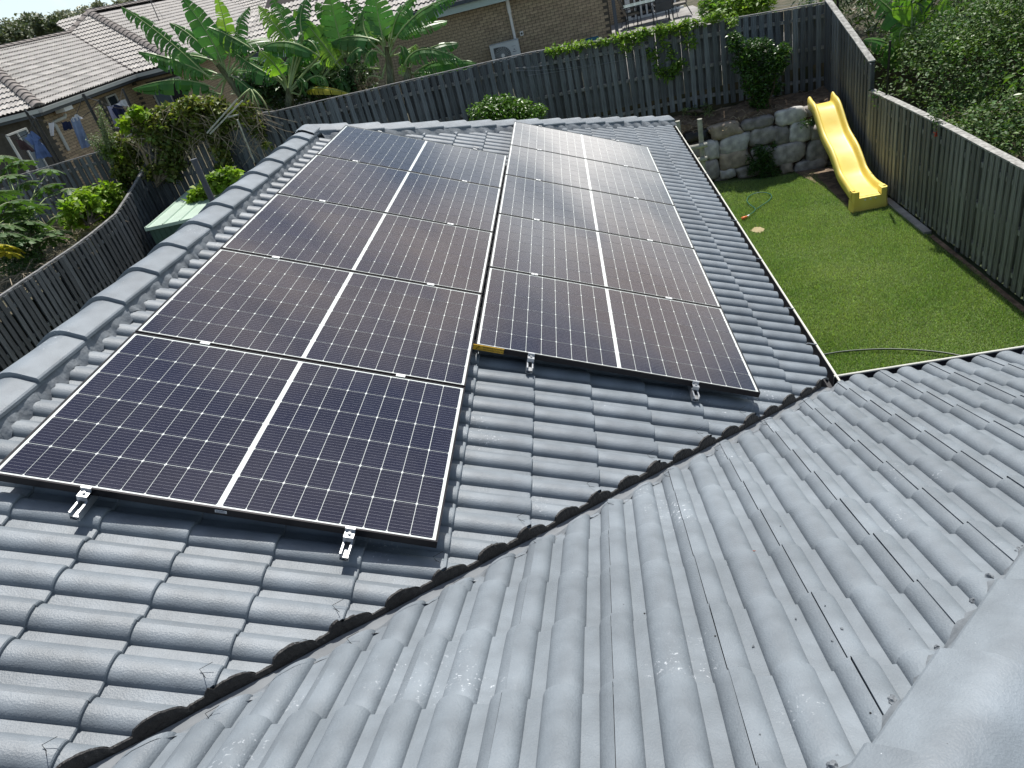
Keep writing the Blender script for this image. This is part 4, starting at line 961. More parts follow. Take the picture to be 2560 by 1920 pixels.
MB().tube([(5.31, 11.56, LZ+.05), (5.26, 11.52, LZ+.055), (5.20, 11.50, LZ+.05), (5.19, 11.50, LZ+0.05)], [0.015, 0.026, 0.032, 0.014], 10).build('nozzle', M['orange'], parent=hose, smooth=True)
hp = crom([(4.6, 6.28, LZ+.05), (5.107, 6.305, LZ+.05), (5.414, 6.294, LZ+.05), (5.818, 6.204, LZ+.05), (6.183, 6.052, LZ+.05), (6.495, 5.847, LZ+.05), (6.8, 5.5, LZ+.05)], 5)
tag(MB().tube(hp, 0.012, 7).build('irrigation_hose', M['hosed'], smooth=True, loc=(5.8, 6.2, LZ)), 'dark hose curving across the near end of the lawn by the gutters', 'hose')
# litter and small stones on the bank
pts = []
for i in range(500):
    x = random.uniform(2.5, 7.7); y = random.uniform(14.0, 14.95); pts.append((x, y, bank_z(x, y)+0.015))
o = obj('leaf_litter', leaf_mesh('leaf_litter', pts, 0.06, M['dead'], aspect=.4, up=1.5)); tag(o, 'dry fallen leaves and bark chips on the planted bank', 'leaf litter', kind='stuff')
b = MB()
for i in range(70):
    x = random.uniform(4.5, 7.6); y = random.uniform(14.0, 14.9); z = bank_z(x, y)+.02; a = random.uniform(0, 6.3); l = random.uniform(.08, .35)
    b.tube([(x, y, z), (x+l*.5*math.cos(a), y+l*.5*math.sin(a)*.6, z+random.uniform(.0, .07)), (x+l*math.cos(a), y+l*math.sin(a)*.6, z)], 0.005, 4)
tag(b.build('dry_twigs', M['twig']), 'dry twigs scattered on the planted bank', 'twigs', kind='stuff')

# =================================================================== garden shed
def ps(x, y, z): return hz_(x, y, z)
sz = -2.16; a = hz_(314, 494, sz)     # front left roof corner
x0, y0 = a.x, a.y
shed = empty('garden_shed', (x0+1.2, y0+1.4, -4.1), 'small green steel shed with pale ribbed skillion roof left of the ridge', 'shed')
bk = hz_(378, 408, sz+0.12); x1 = x0+2.6; y1 = bk.y
b = MB(); n = 56; rows = []
def shz(y): return sz+(y-y0)/(y1-y0)*0.12
prof_r = lambda s: 0.018 if (s % 0.42) < 0.03 else 0.0
xs = []
s = 0.0
while s < x1-x0:
    for ds, hh in ((0.0, 0.0), (0.008, 0.028), (0.028, 0.028), (0.036, 0.0)): xs.append((x0+s+ds, hh))
    s += 0.40
xs.append((x1, 0.0))
b.sweep([[(x, y, shz(y)+h_) for x, h_ in xs] for y in (y0, (y0+y1)/2, y1)])
b.build('shed_roof', M['shedg'], parent=shed)
MB().box(x0-0.012, x1, y0-0.014, y0-0.002, sz-0.055, sz+0.012).box(x0-0.014, x0-0.002, y0-0.002, y1, sz-0.04, sz+0.03).build('roof_flashing', M['shedg'], parent=shed)
b = MB(); b.box(x0+0.04, x1-.05, y0+0.04, y1-.04, LZ+.2, sz-0.03)
b.build('shed_wall', M['shedd'], parent=shed)
b = MB()
for i in range(20): b.box(x0+0.10+i*0.125, x0+0.125+i*0.125, y0+0.025, y0+0.04, LZ+.2, sz-0.06)
for i in range(24): b.box(x0+0.025, x0+0.04, y0+0.1+i*0.125, y0+0.125+i*0.125, LZ+.2, sz-0.04)
b.build('wall_rib', M['shedd'], parent=shed)

# =================================================================== neighbouring houses
ft_mesh = tile_mesh('roof_tile', 0.30, 0.34, far=True, thick=0.034)
brick_me = MB().box(0, 0.236, -0.006, 0.05, 0, 0.076).mesh('brick', M['brick'])
brick_ml = MB().box(0, 0.236, -0.006, 0.05, 0, 0.076).mesh('brick', M['brickl'])
def bricks(O, d, out_n, Lw, Hw, holes=(), me=None):
    """stretcher bond bricks of a wall: O bottom corner, d along, out_n outward"""
    res = []; O = Vector(O); d = Vector(d); o = Vector(out_n)
    ny = int(Hw/0.086); nx = int(Lw/0.246)+1
    for j in range(ny):
        for i in range(-1, nx):
            s = i*0.246+(0.123 if j % 2 else 0); z = j*0.086
            if s < 0 or s+0.236 > Lw: continue
            if any(a-0.2 < s < b_ and c-0.06 < z < e_ for a, b_, c, e_ in holes): continue
            p = O+d*s+Vector((0, 0, z)); c = p+d*.12
            if not inview(c, 10): continue
            mw = basis_mw(p+o*random.uniform(-.003, .003), d, -o, Vector((0, 0, 1)))
            res.append(((c-Vector(CAM)).length, me or brick_me, mw, c))
    return res
def place_many(parent, lst, nmax, name, sname, m):
    lst.sort(key=lambda t: t[0])
    for t in lst[:nmax]: obj(name, t[1], parent, t[2])
    if lst[nmax:]:
        Vs, Fs = [], []; k = 0
        for _, me, mw, _c in lst[nmax:]:
            v = np.empty(len(me.vertices)*3); me.vertices.foreach_get('co', v); v = v.reshape(-1, 3); mm = np.array(mw)
            Vs.append(v@mm[:3, :3].T+mm[:3, 3])
            Fs.append([[i+k for i in p.vertices] for p in me.polygons]); k += len(v)
        me = bpy.data.meshes.new(sname); me.from_pydata(np.concatenate(Vs).tolist(), [], [f for F in Fs for f in F]); me.materials.append(m); me.update()
        tag(obj(sname, me, parent), kind='stuff')
def hcap(parent, A, B, m=None, k=1.15):
    """a run of ridge tiles from low A to high B"""
    A = Vector(A); B = Vector(B); d = (B-A).normalized(); s = d.cross(up0).normalized(); u = s.cross(d).normalized(); n = int((B-A).length/0.38)
    for i in range(n):
        P = A+d*i*0.38
        if not inview(P, 60): continue
        b = MB(); b.sweep([[(a*sc*k, t, h*sc*k+r_) for a, h in CS] for t, sc, r_ in ((0, 1.08, 0.02), (0.03, 1.06, .018), (0.42, 0.95, -0.004))]); b.sweep([[(a*1.08*k, 0, h*1.08*k+.02) for a, h in CS], [(a*.9*k, 0, h*.8*k-.02) for a, h in CS]])
        obj('ridge_cap', auto_smooth(b.mesh('ridge_cap', m or M['rcap']), .6), parent, basis_mw(P, s, d, u))
def slope(parent, O, w, l, n, w0, nw, nl, planes, lst):
    lst += [t for t in lay(parent, O, w, l, n, 0.30, 0.34, w0, -nl*0.34, (0, nw), (0, nl), planes, ft_mesh, jit=0.003)]
def gutter2(parent, A, B, out, col, fcol, h=0.11, fh=0.20, w=0.11, name='gutter'):
    A = Vector(A); B = Vector(B); o = Vector(out)
    MB().sweep([[P+o*a+up0*z for a, z in ((0, .0), (0, -h), (w, -h), (w, 0.0), (w+.012, 0.004), (w+.012, -.02))] for P in (A, B)]).build(name, col, parent=parent)
    MB().sweep([[P+o*a+up0*z for a, z in ((-.01, -.02), (-.01, -fh), (-.45, -fh))] for P in (A, B)]).build('fascia', fcol, parent=parent)
# ---- house H1 at the left
X1 = -12.96; ZE = 0.19; YV = 24.87; XM = -11.2; YL = 19.2; XRG = -17.3
h1 = empty('neighbour_house', (-14, 25, -2.5), 'tan brick neighbouring house with pale weathered hipped tile roof behind the clothesline', 'house')
gap = 0.0
T1 = []
lX = Vector((CP, 0, -SP)); nX = Vector((SP, 0, CP)); wX = Vector((0, -1, 0)); lY = Vector((0, -CP, -SP)); nY = Vector((0, -SP, CP)); wY = Vector((-1, 0, 0))
def hv(x, y): return Vector((x, y, 0))
# L1 faces +X between left hip and valley
hipL = (hv(X1, YL), hv(-r2, -r2)); valL = (hv(X1, YV), hv(r2, r2)); rdgL = (hv(XRG, 0), hv(-1, 0))
slope(h1, Vector((X1, YV+6, ZE)), wX, lX, nX, 0, 48, 14, [hipL, valL, rdgL], T1)
# front hip end of L1 faces -Y
slope(h1, Vector((X1, YL, ZE)), wY, lY, nY, 0, 22, 14, [(hv(X1, YL), hv(r2, r2))], T1)
# M faces -Y between valley and hip
slope(h1, Vector((XM, YV, ZE)), wY, lY, nY, -0.1, 24, 18, [(hv(X1, YV), hv(-r2, -r2)), (hv(XM, YV), hv(r2, r2))], T1)
# R3 faces +X behind the hip
YV2 = hx(709/D, 60/D, XM).y; XM2 = XM+1.9
slope(h1, Vector((XM, YV2+7, ZE)), wX, lX, nX, 0, 80, 17, [(hv(XM, YV), hv(-r2, -r2)), (hv(XM, YV2), hv(r2, r2))], T1)
slope(h1, Vector((XM2, YV2, ZE)), wY, lY, nY, -0.1, 26, 20, [(hv(XM, YV2), hv(-r2, -r2)), (hv(XM2, YV2), hv(r2, r2))], T1)
slope(h1, Vector((XM2, YV2+12, ZE)), wX, lX, nX, 0, 42, 20, [(hv(XM2, YV2), hv(-r2, -r2))], T1)
print('H1 tiles', len(T1)); place_many(h1, T1, 290, 'roof_tile', 'distant_roof_tiles', M['rtile'])
def zx(x, XE): return ZE+(XE-x)*TP
b = MB(); e = 0.03
def tri(*P): b.add([(x, y, z-e) for x, y, z in P], [tuple(range(len(P)))])
tri((X1, YL, ZE), (X1, YV, ZE), (XRG, YV+X1-XRG, zx(XRG, X1)), (XRG, YL+X1-XRG, zx(XRG, X1)))
tri((X1, YL, ZE), (XRG, YL+X1-XRG, zx(XRG, X1)), (XRG-6, YL+X1-XRG, zx(XRG, X1)), (XRG-6, YL, ZE))
tri((X1, YV, ZE), (XM, YV, ZE), (XM-6, YV+6, zx(XM-6, XM)), (X1-5, YV+5, ZE+5*TP))
tri((XM, YV, ZE), (XM, YV2, ZE), (XM-6.2, YV2+6.2, zx(XM-6.2, XM)), (XM-6.2, YV+6.2, zx(XM-6.2, XM)))
tri((XM, YV2, ZE), (XM2, YV2, ZE), (XM2-6, YV2+6, zx(XM2-6, XM2)), (XM-5, YV2+5, ZE+5*TP))
tri((XM2, YV2, ZE), (XM2, YV2+18, ZE), (XM2-6, YV2+18, zx(XM2-6, XM2)), (XM2-6, YV2+6, zx(XM2-6, XM2)))
b.build('roof_slope', M['rdark'], parent=h1)
b = MB(); b.tube([(X1, YV, ZE+.01), (X1-4.3, YV+4.3, ZE+4.3*TP)], 0.07, 5); b.build('valley_gutter', M['rdark'], parent=h1)
hcap(h1, (X1, YL, ZE+.05), (XRG, YL+X1-XRG, zx(XRG, X1)+.05)); hcap(h1, (XRG, YL+X1-XRG, zx(XRG, X1)+.04), (XRG, YV+X1-XRG+.2, zx(XRG, X1)+.045))
hcap(h1, (XM, YV, ZE+.05), (XM-5.7, YV+5.7, zx(XM-5.7, XM)+.05)); hcap(h1, (XRG, YV+X1-XRG, zx(XRG, X1)+.05), (XM-5.7, YV+5.7, zx(XM-5.7, XM)+.05))
hcap(h1, (XM-5.7, YV+5.7, zx(XM-5.7, XM)+.03), (XM-5.7, YV2+5, zx(XM-5.7, XM)+.04)); hcap(h1, (XM2, YV2, ZE+.05), (XM2-5, YV2+5, ZE+5*TP+.05))
gutter2(h1, (X1, YL-.1, ZE-.02), (X1, YV, ZE-.02), (1, 0, 0), M['gut2'], M['fascia'])
gutter2(h1, (X1, YV, ZE-.02), (XM, YV, ZE-.02), (0, -1, 0), M['gut2'], M['fascia']); gutter2(h1, (XM, YV-.1, ZE-.02), (XM, YV2, ZE-.02), (1, 0, 0), M['gut2'], M['fascia'])
gutter2(h1, (XM, YV2, ZE-.02), (XM2, YV2, ZE-.02), (0, -1, 0), M['gut2'], M['fascia']); gutter2(h1, (X1, YL, ZE-.02), (X1-6, YL, ZE-.02), (0, -1, 0), M['gut2'], M['fascia'])
gutter2(h1, (XM2, YV2-.1, ZE-.02), (XM2, YV2+18, ZE-.02), (1, 0, 0), M['gut2'], M['fascia'])
zg = -2.5; WB = MB(); WB.box(X1-7, X1-.5, YL+.5, YV+6, zg, ZE-.2); WB.box(X1-1, XM-.5, YV+.5, YV+8, zg, ZE-.2); WB.box(XM-3, XM-.501, YV+.6, YV2+8, zg, ZE-.2); WB.box(XM-3, XM2-.5, YV2+.5, YV2+16, zg, ZE-.2)
WB.build('wall', M['mortar'], parent=h1)
def px1(x, y, k=0.25): return (x*k, y*k)
def win(parent, A, d, out, w, h, panes=2, label=None, split=True):
    """window: A bottom corner on the wall face"""
    A = Vector(A); d = Vector(d); o = Vector(out); mw = basis_mw(A, d, -o, up0)
    f = MB(); t = 0.05
    f.box(0, w, -0.04, 0.02, 0, t); f.box(0, w, -0.04, 0.02, h-t, h); f.box(0, t, -0.04, 0.02, t, h-t); f.box(w-t, w, -0.04, 0.02, t, h-t)
    for i in range(1, panes): f.box(w*i/panes-.02, w*i/panes+.02, -0.035, 0.02, t, h-t)
    if split: f.box(t, w-t, -0.035, .02, h*.22, h*.22+.05)
    fo = obj('window', f.mesh('window', M['gut2']), parent, mw)
    for i in range(panes):
        g = MB().box(w*i/panes+.03, w*(i+1)/panes-.03, -0.005, 0.005, t, h-t).mesh('pane', M['blind'] if (i % 2 == 0 and panes > 1) else M['glass']); obj('pane', g, fo)
    return fo
B1 = []
p = hx(1290/4, 650/4, -12.9)
# wall faces
wL = hx(130/4*0+0, 0, -1)
XW1 = X1-.5; YW1 = YV+.5; XW3 = XM-.5
wa = hx(10/4, 1110/4, XW1); wb_ = hx(190/4, 1060/4, XW1)        # left window
wc = hx(870/4, 820/4, XW1); wd_ = hx(940/4, 790/4, XW1)
holesL = [(YW1-wb_.y, YW1-wa.y, 0.8, 2.3), (YW1-wd_.y-.25, YW1-wc.y, 0.9, 2.3)]
B1 += bricks((XW1, YW1, zg), (0, -1, 0), (1, 0, 0), YW1-YL-.5, ZE-.25-zg, holesL, brick_ml)
ma = hy(1275/4, 700/4, YW1); mb_ = hy(1545/4, 640/4, YW1)
B1 += bricks((X1-.5, YW1, zg), (1, 0, 0), (0, -1, 0), XM-X1, ZE-.25-zg, [(ma.x-X1+.5, mb_.x-X1+.5, 0.75, 2.25)], brick_ml)
B1 += bricks((XW3, YV+9, zg), (0, -1, 0), (1, 0, 0), 8.5, ZE-.25-zg, (), brick_ml)
B1 += bricks((XM-.5, YV2+.5, zg), (1, 0, 0), (0, -1, 0), XM2-XM, ZE-.25-zg, (), brick_ml)
print('H1 bricks', len(B1)); place_many(h1, B1, 300, 'brick', 'distant_bricks', M['brickl'])
win(h1, (XW1+.012, wb_.y, zg+.8), (0, -1, 0), (1, 0, 0), wb_.y-wa.y, 1.5, 2, split=False)
win(h1, (XW1+.012, wd_.y+.25, zg+.9), (0, -1, 0), (1, 0, 0), .65, 1.4, 1, split=False)
win(h1, (ma.x, YW1-.012, zg+.75), (1, 0, 0), (0, -1, 0), mb_.x-ma.x, 1.5, 2)
# flood light box, wandering pipe
k5 = 320/2212/D
def z5(x, y, X): return hx(x*k5, 220/D+y*k5, X)
def z5y(x, y, Y): return hy(x*k5, 220/D+y*k5, Y)
q = z5(1080, 360, X1-.25); b = MB(); b.box(q.x-.12, q.x+.2, q.y-.22, q.y+.22, q.z-.08, q.z+.05, None).box(q.x-.1, q.x-.03, q.y-.04, q.y+.04, q.z+.05, q.z+.2)
b.build('flood_light', M['white'], parent=h1)
b = MB().tube([z5(1130, 450, X1-.35), z5(1120, 510, X1-.38), z5(1000, 560, X1-.4), z5(930, 590, X1-.42), z5(960, 640, X1-.43), z5(1190, 1080, X1-.43)], 0.05, 8); b.build('downpipe', M['gut2'], parent=h1)
# antenna mast on the roof
q0 = hit(1380/4, 190/4, nX, (XM, YV+3, ZE)); b = MB().tube([q0, q0+up0*2.6], 0.02, 6); b.tube([q0+Vector((.0, .5, -.05)), q0+up0*1.3], 0.006, 4)
tag(b.build('aerial_mast', M['pipe'], loc=q0), 'thin aerial mast standing on the pale neighbouring roof', 'aerial')

# ---- rear neighbour's brick house
YR = 22.5; zr_ = -2.55
h2_ = empty('neighbour_house', (2, YR+4, zr_), 'tan brick house with mint fascia and slate gutter behind the rear fence', 'house')
xl = hy(793, 187, YR).x; xr_ = hy(1318, 40, YR).x
fa = hy(1037, 17, YR-.45); zs = hy(976, 31, YR-.45).z
B2 = bricks((xl, YR, zr_), (1, 0, 0), (0, -1, 0), xr_-xl, zs-zr_+.1, ())
print('H2 bricks', len(B2)); place_many(h2_, B2, 300, 'brick', 'distant_bricks', M['brick'])
MB().box(xl, xr_, YR+.012, YR+5, zr_, zs+.1).build('wall', M['mortar'], parent=h2_)
MB().box(xl-3.2, xr_+.3, YR-.47, YR-.445, zs, zs+.20).build('fascia', M['mint'], parent=h2_)
MB().box(xl-3.2, xr_+.3, YR-.445, YR+.1, zs+.0, zs+.02).build('soffit', M['gut2'], parent=h2_)
MB().sweep([[(x, YR-.47-a, zs+z) for a, z in ((0, .30), (0, .20), (.12, .20), (.125, .31), (.11, .315))] for x in (xl-3.2, xr_+.3)]).build('gutter', M['fascia'], parent=h2_)
T2 = []; slope(h2_, Vector((xr_+.3, YR-.5, zs+.30)), wY, lY, nY, 0, 40, 8, [], T2); place_many(h2_, T2, 300, 'roof_tile', 'distant_roof_tiles', M['rtile'])
MB().sweep([[(x, YR-.5, zs+.27) for x in (xl-3.2, xr_+.3)], [(x, YR+4.5, zs+.27+5*TP) for x in (xl-3.2, xr_+.3)]]).build('roof_slope', M['rdark'], parent=h2_)
a = hy(1097, 8, YR-.06); c = hy(1115, 95, YR-.06); MB().tube([a, c], 0.045, 10).tube([a+Vector((0, 0, -.25)), a+Vector((0, 0, .12))], 0.06, 10).build('downpipe', M['white'], parent=h2_)
q = hy(1127, 72, YR-.05); MB().box(q.x-.05, q.x+.05, q.y-.05, q.y+.02, q.z-.06, q.z+.06).build('tap_box', M['white'], parent=h2_)
MB().tube([(q.x, q.y-.055, q.z), (q.x, q.y-.05, q.z)], .035, 10).build('tap_dial', M['acg'], parent=h2_)
# carport slab wall behind the bananas and the recess by the patio
MB().box(xl-4.5, xl-.25, YR+.4, YR+.6, zr_, zs-.2).build('side_wall', mat('grey_render', (0.20, 0.19, 0.18), rough=.8), parent=h2_)
MB().box(xl-.35, xl-.2, YR-.05, YR+.1, zr_, zs).build('door_post', M['fascia'], parent=h2_)
pt = hy(1324, 0, YR-.3); MB().box(pt.x-.05, pt.x+.05, YR-.35, YR-.25, zr_, zs+.1).build('verandah_post', M['fascia'], parent=h2_)
YP = 29.5
B3 = []
MB().box(xr_-.4, xr_+1.05, YP+.01, YP+.2, zr_, zs+1).build('wall', M['mortar'], parent=h2_)
place_many(h2_, bricks((xr_-.4, YP, zr_), (1, 0, 0), (0, -1, 0), 1.4, 2.4, ()), 0, 'brick', 'distant_bricks', M['brick'])
dr = MB(); dx0 = xr_+1.15
for i in range(9): dr.box(dx0+i*.22, dx0+i*.22+.07, YP-.06, YP, zr_+.1, zr_+2.1)
dr.box(dx0-.1, dx0+2.1, YP-.07, YP+.01, zr_+.02, zr_+.14).box(dx0-.12, dx0, YP-.08, YP, zr_, zr_+2.2); dr.build('white_screen', M['white'], parent=h2_)
MB().box(dx0, dx0+2, YP+.1, YP+.12, zr_, zr_+2.2).build('dark_opening', M['glass'], parent=h2_)
# patio
c1 = hz_(1496, 12, zr_+.05); c2 = hz_(1532, 36, zr_+.05)
b = MB(); P4 = [(xr_, 16.5), (c2.x+1.2, 16.5), (c2.x+.2, c2.y), (c1.x, c1.y), (xr_, YP)]
b.add([(x, y, zr_+.06) for x, y in P4]+[(x, y, zr_-.3) for x, y in P4], [(0, 1, 2, 3, 4)]+[(i, (i+1) % 5, 5+(i+1) % 5, 5+i) for i in range(5)])
tag(b.build('patio', M['patio']), kind='structure')
tag(MB().box(c1.x-2, c1.x+9, c1.y-7, c1.y+14, zr_-.1, zr_+.03).build('gravel_path', mat('pale_gravel', (0.45, 0.36, 0.26), rough=1, vscale=14, col2=(0.22, 0.17, 0.12), bump=1, bscale=40, detail=8)), kind='structure')
PTZ = zr_+.06
def outdoor_chair(loc, rz, lab, m_sl, cush=False):
    r = empty('outdoor_chair', loc, lab, 'chair', 'outdoor chairs on the patio'); WC.discard(r.name)
    r.rotation_euler = (0, 0, rz); s = m_sl
    b = MB(); w = .27
    b.sweep([[(x, y, z) for x in (-w, 0, w)] for y, z in ((.25, .42), (.0, .40), (-.22, .40))], ); o = b.build('seat', s, parent=r); md = o.modifiers.new('s', 'SOLIDIFY'); md.thickness = .02
    b = MB(); b.sweep([[(x, y, z) for x in (-w, 0, w)] for y, z in ((-.22, .42), (-.27, .55), (-.34, .8), (-.39, .98))]); o = b.build('backrest', s, parent=r); md = o.modifiers.new('s', 'SOLIDIFY'); md.thickness = .02
    if cush:
        MB().box(-.25, .25, -.2, .24, .42, .47).build('cushion', M['sling'], parent=r)
    for sx in (-1, 1):
        x = sx*(w+.015)
        MB().tube([(x, .27, 0), (x, .25, .42), (x, .22, .60), (x, .08, .65), (x, -.2, .62), (x, -.30, .60)], .014, 6).build('arm', M['slingb'], parent=r)
        MB().tube([(x, -.40, 0), (x, -.20, .40), (x, -.40, 1.0)], .014, 6).build('back_leg', M['slingb'], parent=r)
        MB().tube([(x, .10, 0.0), (x, .16, .40)], .012, 6).build('leg', M['slingb'], parent=r)
    for z, y in ((.995, -.395), (.70, -.31)): MB().tube([(-w-.015, y, z), (w+.015, y, z)], .014, 6).build('back_rail', M['slingb'], parent=r)
    return r
def z3b(x, y, z): return hz_((1520+x*.14467)/D, (y*.14467)/D, z)
qA = z3b(440, 470, PTZ); qB = z3b(960, 400, PTZ); qC = z3b(1330, 290, PTZ); qT = z3b(700, 380, PTZ)
k_ = 1.0
outdoor_chair((qA.x, qA.y+.2, PTZ), -1.45, 'taupe cushioned outdoor chair at the left end of the patio table', M['sling'], True)
outdoor_chair((qB.x, qB.y+.1, PTZ), 0.12, 'charcoal slatted outdoor chair with its back to the rear fence', M['slingb'])
outdoor_chair((qC.x-.1, qC.y+.3, PTZ), 1.45, 'taupe cushioned outdoor chair at the right of the patio table', M['sling'], True)
tb = empty('patio_table', (qB.x-.35, qB.y+1.0, PTZ), 'glass topped dark outdoor dining table on the patio', 'table'); WC.discard(tb.name)
MB().box(-.95, .75, -.5, .5, .71, .72).build('table_top', M['tglass'], parent=tb)
MB().box(-.97, .77, -.52, -.5, .69, .725).box(-.97, .77, .5, .52, .69, .725).box(-.97, -.95, -.5, .5, .69, .725).box(.75, .77, -.5, .5, .69, .725).build('table_rim', M['slingb'], parent=tb)
for sx, sy in ((-.85, -.4), (.65, -.4), (-.85, .4), (.65, .4)): MB().tube([(sx, sy, 0), (sx*.97, sy*.95, .7)], .022, 6).build('leg', M['slingb'], parent=tb)
# child's chair against the wall
c = hy(1279, 85, YR-.35); kc = empty('small_chair', (c.x, YR-.35, c.z-.62), 'small teal plastic backed chair with rusty legs against the tan brick wall', 'chair'); WC.discard(kc.name)
b = MB(); b.sweep([[(x, .02*abs(x)*8-.03, z) for x in (-.2, -.12, 0, .12, .2)] for z in (.40, .52, .68)]); o = b.build('backrest', M['teal'], parent=kc, smooth=True); md = o.modifiers.new('s', 'SOLIDIFY'); md.thickness = .015
MB().box(-.19, .19, 0.0, .30, .36, .39).build('seat', M['teal'], parent=kc)
for sx in (-1, 1):
    for sy in (0, .28): MB().tube([(sx*.26, sy-.05, 0), (sx*.19, sy, .40)], .013, 6).build('leg', M['rust'], parent=kc)
# air conditioner
a0 = hy(1058, 104, YR-.45); a1 = hy(1119, 88, YR-.45); wA_ = a1.x-a0.x; zt_ = a0.z+.03
zt_ = hy(1070, 98, YR-.45).z
ac = empty('air_conditioner', ((a0.x+a1.x)/2, YR-.3, zt_-.62), 'white outdoor air conditioner unit with round fan grille against the brick wall', 'air conditioner')
MB().box(a0.x, a1.x, YR-.46, YR-.14, zt_-.62, zt_).build('case', M['acw'], parent=ac)
MB().box(a0.x-.006, a1.x+.006, YR-.468, YR-.13, zt_, zt_+.015).build('lid', M['acw'], parent=ac)
fx = a0.x+wA_*.40; fz = zt_-.33; R_ = .255
b = MB(); b.tube([(fx, YR-.463, fz), (fx, YR-.470, fz)], R_, 32); b.box(fx-R_, fx, YR-.4675, YR-.462, fz, fz+R_); b.build('fan_opening', M['acg'], parent=ac)
b = MB()
for r_ in (.06, .09, .12, .15, .18, .21, .24): b.tube([(fx+r_*math.cos(t), YR-.476, fz+r_*math.sin(t)) for t in np.linspace(0, 2*PI, 33)], .0025, 4)
for t in np.linspace(0, 2*PI, 24, endpoint=False): b.tube([(fx+.05*math.cos(t), YR-.478, fz+.05*math.sin(t)), (fx+R_*math.cos(t+.25), YR-.478, fz+R_*math.sin(t+.25))], .003, 4)
b.build('grille', M['acw'], parent=ac); MB().tube([(fx, YR-.476, fz), (fx, YR-.484, fz)], .055, 20).build('fan_hub', M['white'], parent=ac)
lx_ = a0.x+wA_*.82; b = MB()
def dia(cx, cz, s, ang):
    v = [(0, 0), (s*.5*math.cos(ang-.52), s*.5*math.sin(ang-.52)), (s*.87*math.cos(ang), s*.87*math.sin(ang)), (s*.5*math.cos(ang+.52), s*.5*math.sin(ang+.52))]
    b.add([(cx+x, YR-.464, cz+z) for x, z in v], [(0, 1, 2, 3)])
for ang in (PI/2, PI/2+2*PI/3, PI/2-2*PI/3): dia(lx_, zt_-.235, .042, ang)
b.box(lx_-.06, lx_+.06, YR-.465, YR-.462, zt_-.30, zt_-.285); b.box(lx_-.055, lx_+.055, YR-.465, YR-.462, zt_-.137, zt_-.131)
b.build('badge', M['inkb'], parent=ac)

# ---- washing
def zp(x, y, Y): return z5y(x, y, Y)
YC = 17.0
cl = empty('clothesline', (zp(600, 900, YC).x, YC, zg), 'dark framed clothesline with sagging lines behind the far left fence', 'clothesline')
def post(x0, y0, x1, y1, Y, r=.035):
    a = zp(x0, y0, Y); MB().tube([Vector((a.x, Y, zg)), a], r, 8).build('post', M['black'], parent=cl); return a
pA_ = post(430, 372, 0, 0, YC); pB_ = post(600, 520, 0, 0, YC-.9); pC_ = post(1432, 100, 0, 0, YC, .04); pD_ = post(1705, 210, 0, 0, YC-.8); pE_ = post(2115, 10, 0, 0, YC+.3, .03)
ln = MB()
def line(P, Q, sag=.1): ln.tube([P.lerp(Q, t)+Vector((0, 0, -sag*4*t*(1-t))) for t in (0, .2, .4, .6, .8, 1)], .008, 4)
line(zp(20, 800, YC-.9), pB_, .25); line(pB_+Vector((0, 0, -.02)), pD_, .30); line(pC_, pD_, .05); line(pC_, zp(1320, 450, YC), .02); line(pD_, zp(2200, 330, YC), .1); line(pA_, pB_, .0); line(pE_, zp(2070, 230, YC), .0); line(pE_, zp(2300, 500, YC), .0)
ln.build('line', M['black'], parent=cl)
def cloth(name, pts, m, label, cat, Y=YC-.9, waves=3, amp=.04, legs=False, nu=12, nv=16):
    """pts: top-left, top-right, bottom-right, bottom-left in picture points of the left detail"""
    Q = [zp(x, y, Y) for x, y in pts]; b = MB(); rows = []; ph = random.uniform(0, 6)
    for j in range(nv+1):
        v = j/nv; r = []
        for i in range(nu+1):
            u = i/nu; p_ = Q[0].lerp(Q[1], u).lerp(Q[3].lerp(Q[2], u), v); p_ = p_+Vector((0, amp*math.sin(u*waves*2*PI+ph+v*1.5)*(0.3+v), 0.012*math.sin(u*waves*4+ph)))
            if legs and v > .35: p_ = p_+Vector((0, .05*math.cos(u*2*PI), 0))
            r.append(p_)
        rows.append(r)
    b.sweep(rows); o = b.build(name, m, smooth=True, loc=(Q[0]+Q[1])/2); return tag(o, label, cat)
cloth('hanging_jeans', [(520, 735), (660, 850), (880, 1190), (600, 1230)], M['denim'], 'faded blue jeans hanging on the clothesline behind the fence', 'jeans', legs=True)
o = cloth('jeans_waist', [(415, 880), (545, 745), (690, 870), (560, 1000)], M['denim'], 'light waistband part of blue washing beside the jeans', 'washing')
cloth('hanging_towel', [(1215, 540), (1370, 500), (1560, 1010), (1400, 1060)], M['bluec'], 'long pale blue grey towel hanging on the clothesline', 'towel', waves=2)
cloth('hanging_shirt', [(1230, 530), (1330, 440), (1420, 520), (1260, 600)], M['whitec'], 'white top bunched at the peg above the long towel', 'shirt')
cloth('hanging_shorts', [(835, 595), (945, 600), (945, 830), (880, 820)], M['whitec'], 'small pale lilac garment hanging alone on the line', 'garment', waves=1, amp=.02)
cloth('dark_garment', [(1050, 590), (1200, 575), (1255, 700), (1110, 740)], M['navy'], 'dark navy garment hanging beside the long towel', 'garment')
cloth('brown_garment', [(260, 890), (400, 900), (600, 1100), (340, 1060)], M['brown'], 'dark brown garment hanging left of the jeans', 'garment')
cloth('lilac_sheet', [(1840, 310), (1960, 300), (2120, 680), (2010, 690)], M['plilac'], 'pale lilac sheet hanging under the navy washing', 'sheet', Y=YC)
cloth('navy_washing', [(1930, 360), (2060, 210), (2210, 470), (2060, 560)], M['navy'], 'navy washing draped over the right arm of the line', 'washing', Y=YC-.1, waves=2)
cloth('striped_washing', [(1960, 290), (2160, 190), (2230, 330), (2090, 300)], M['whitec'], 'white washing bunched on top of the navy clothes', 'washing', Y=YC-.2, waves=2)
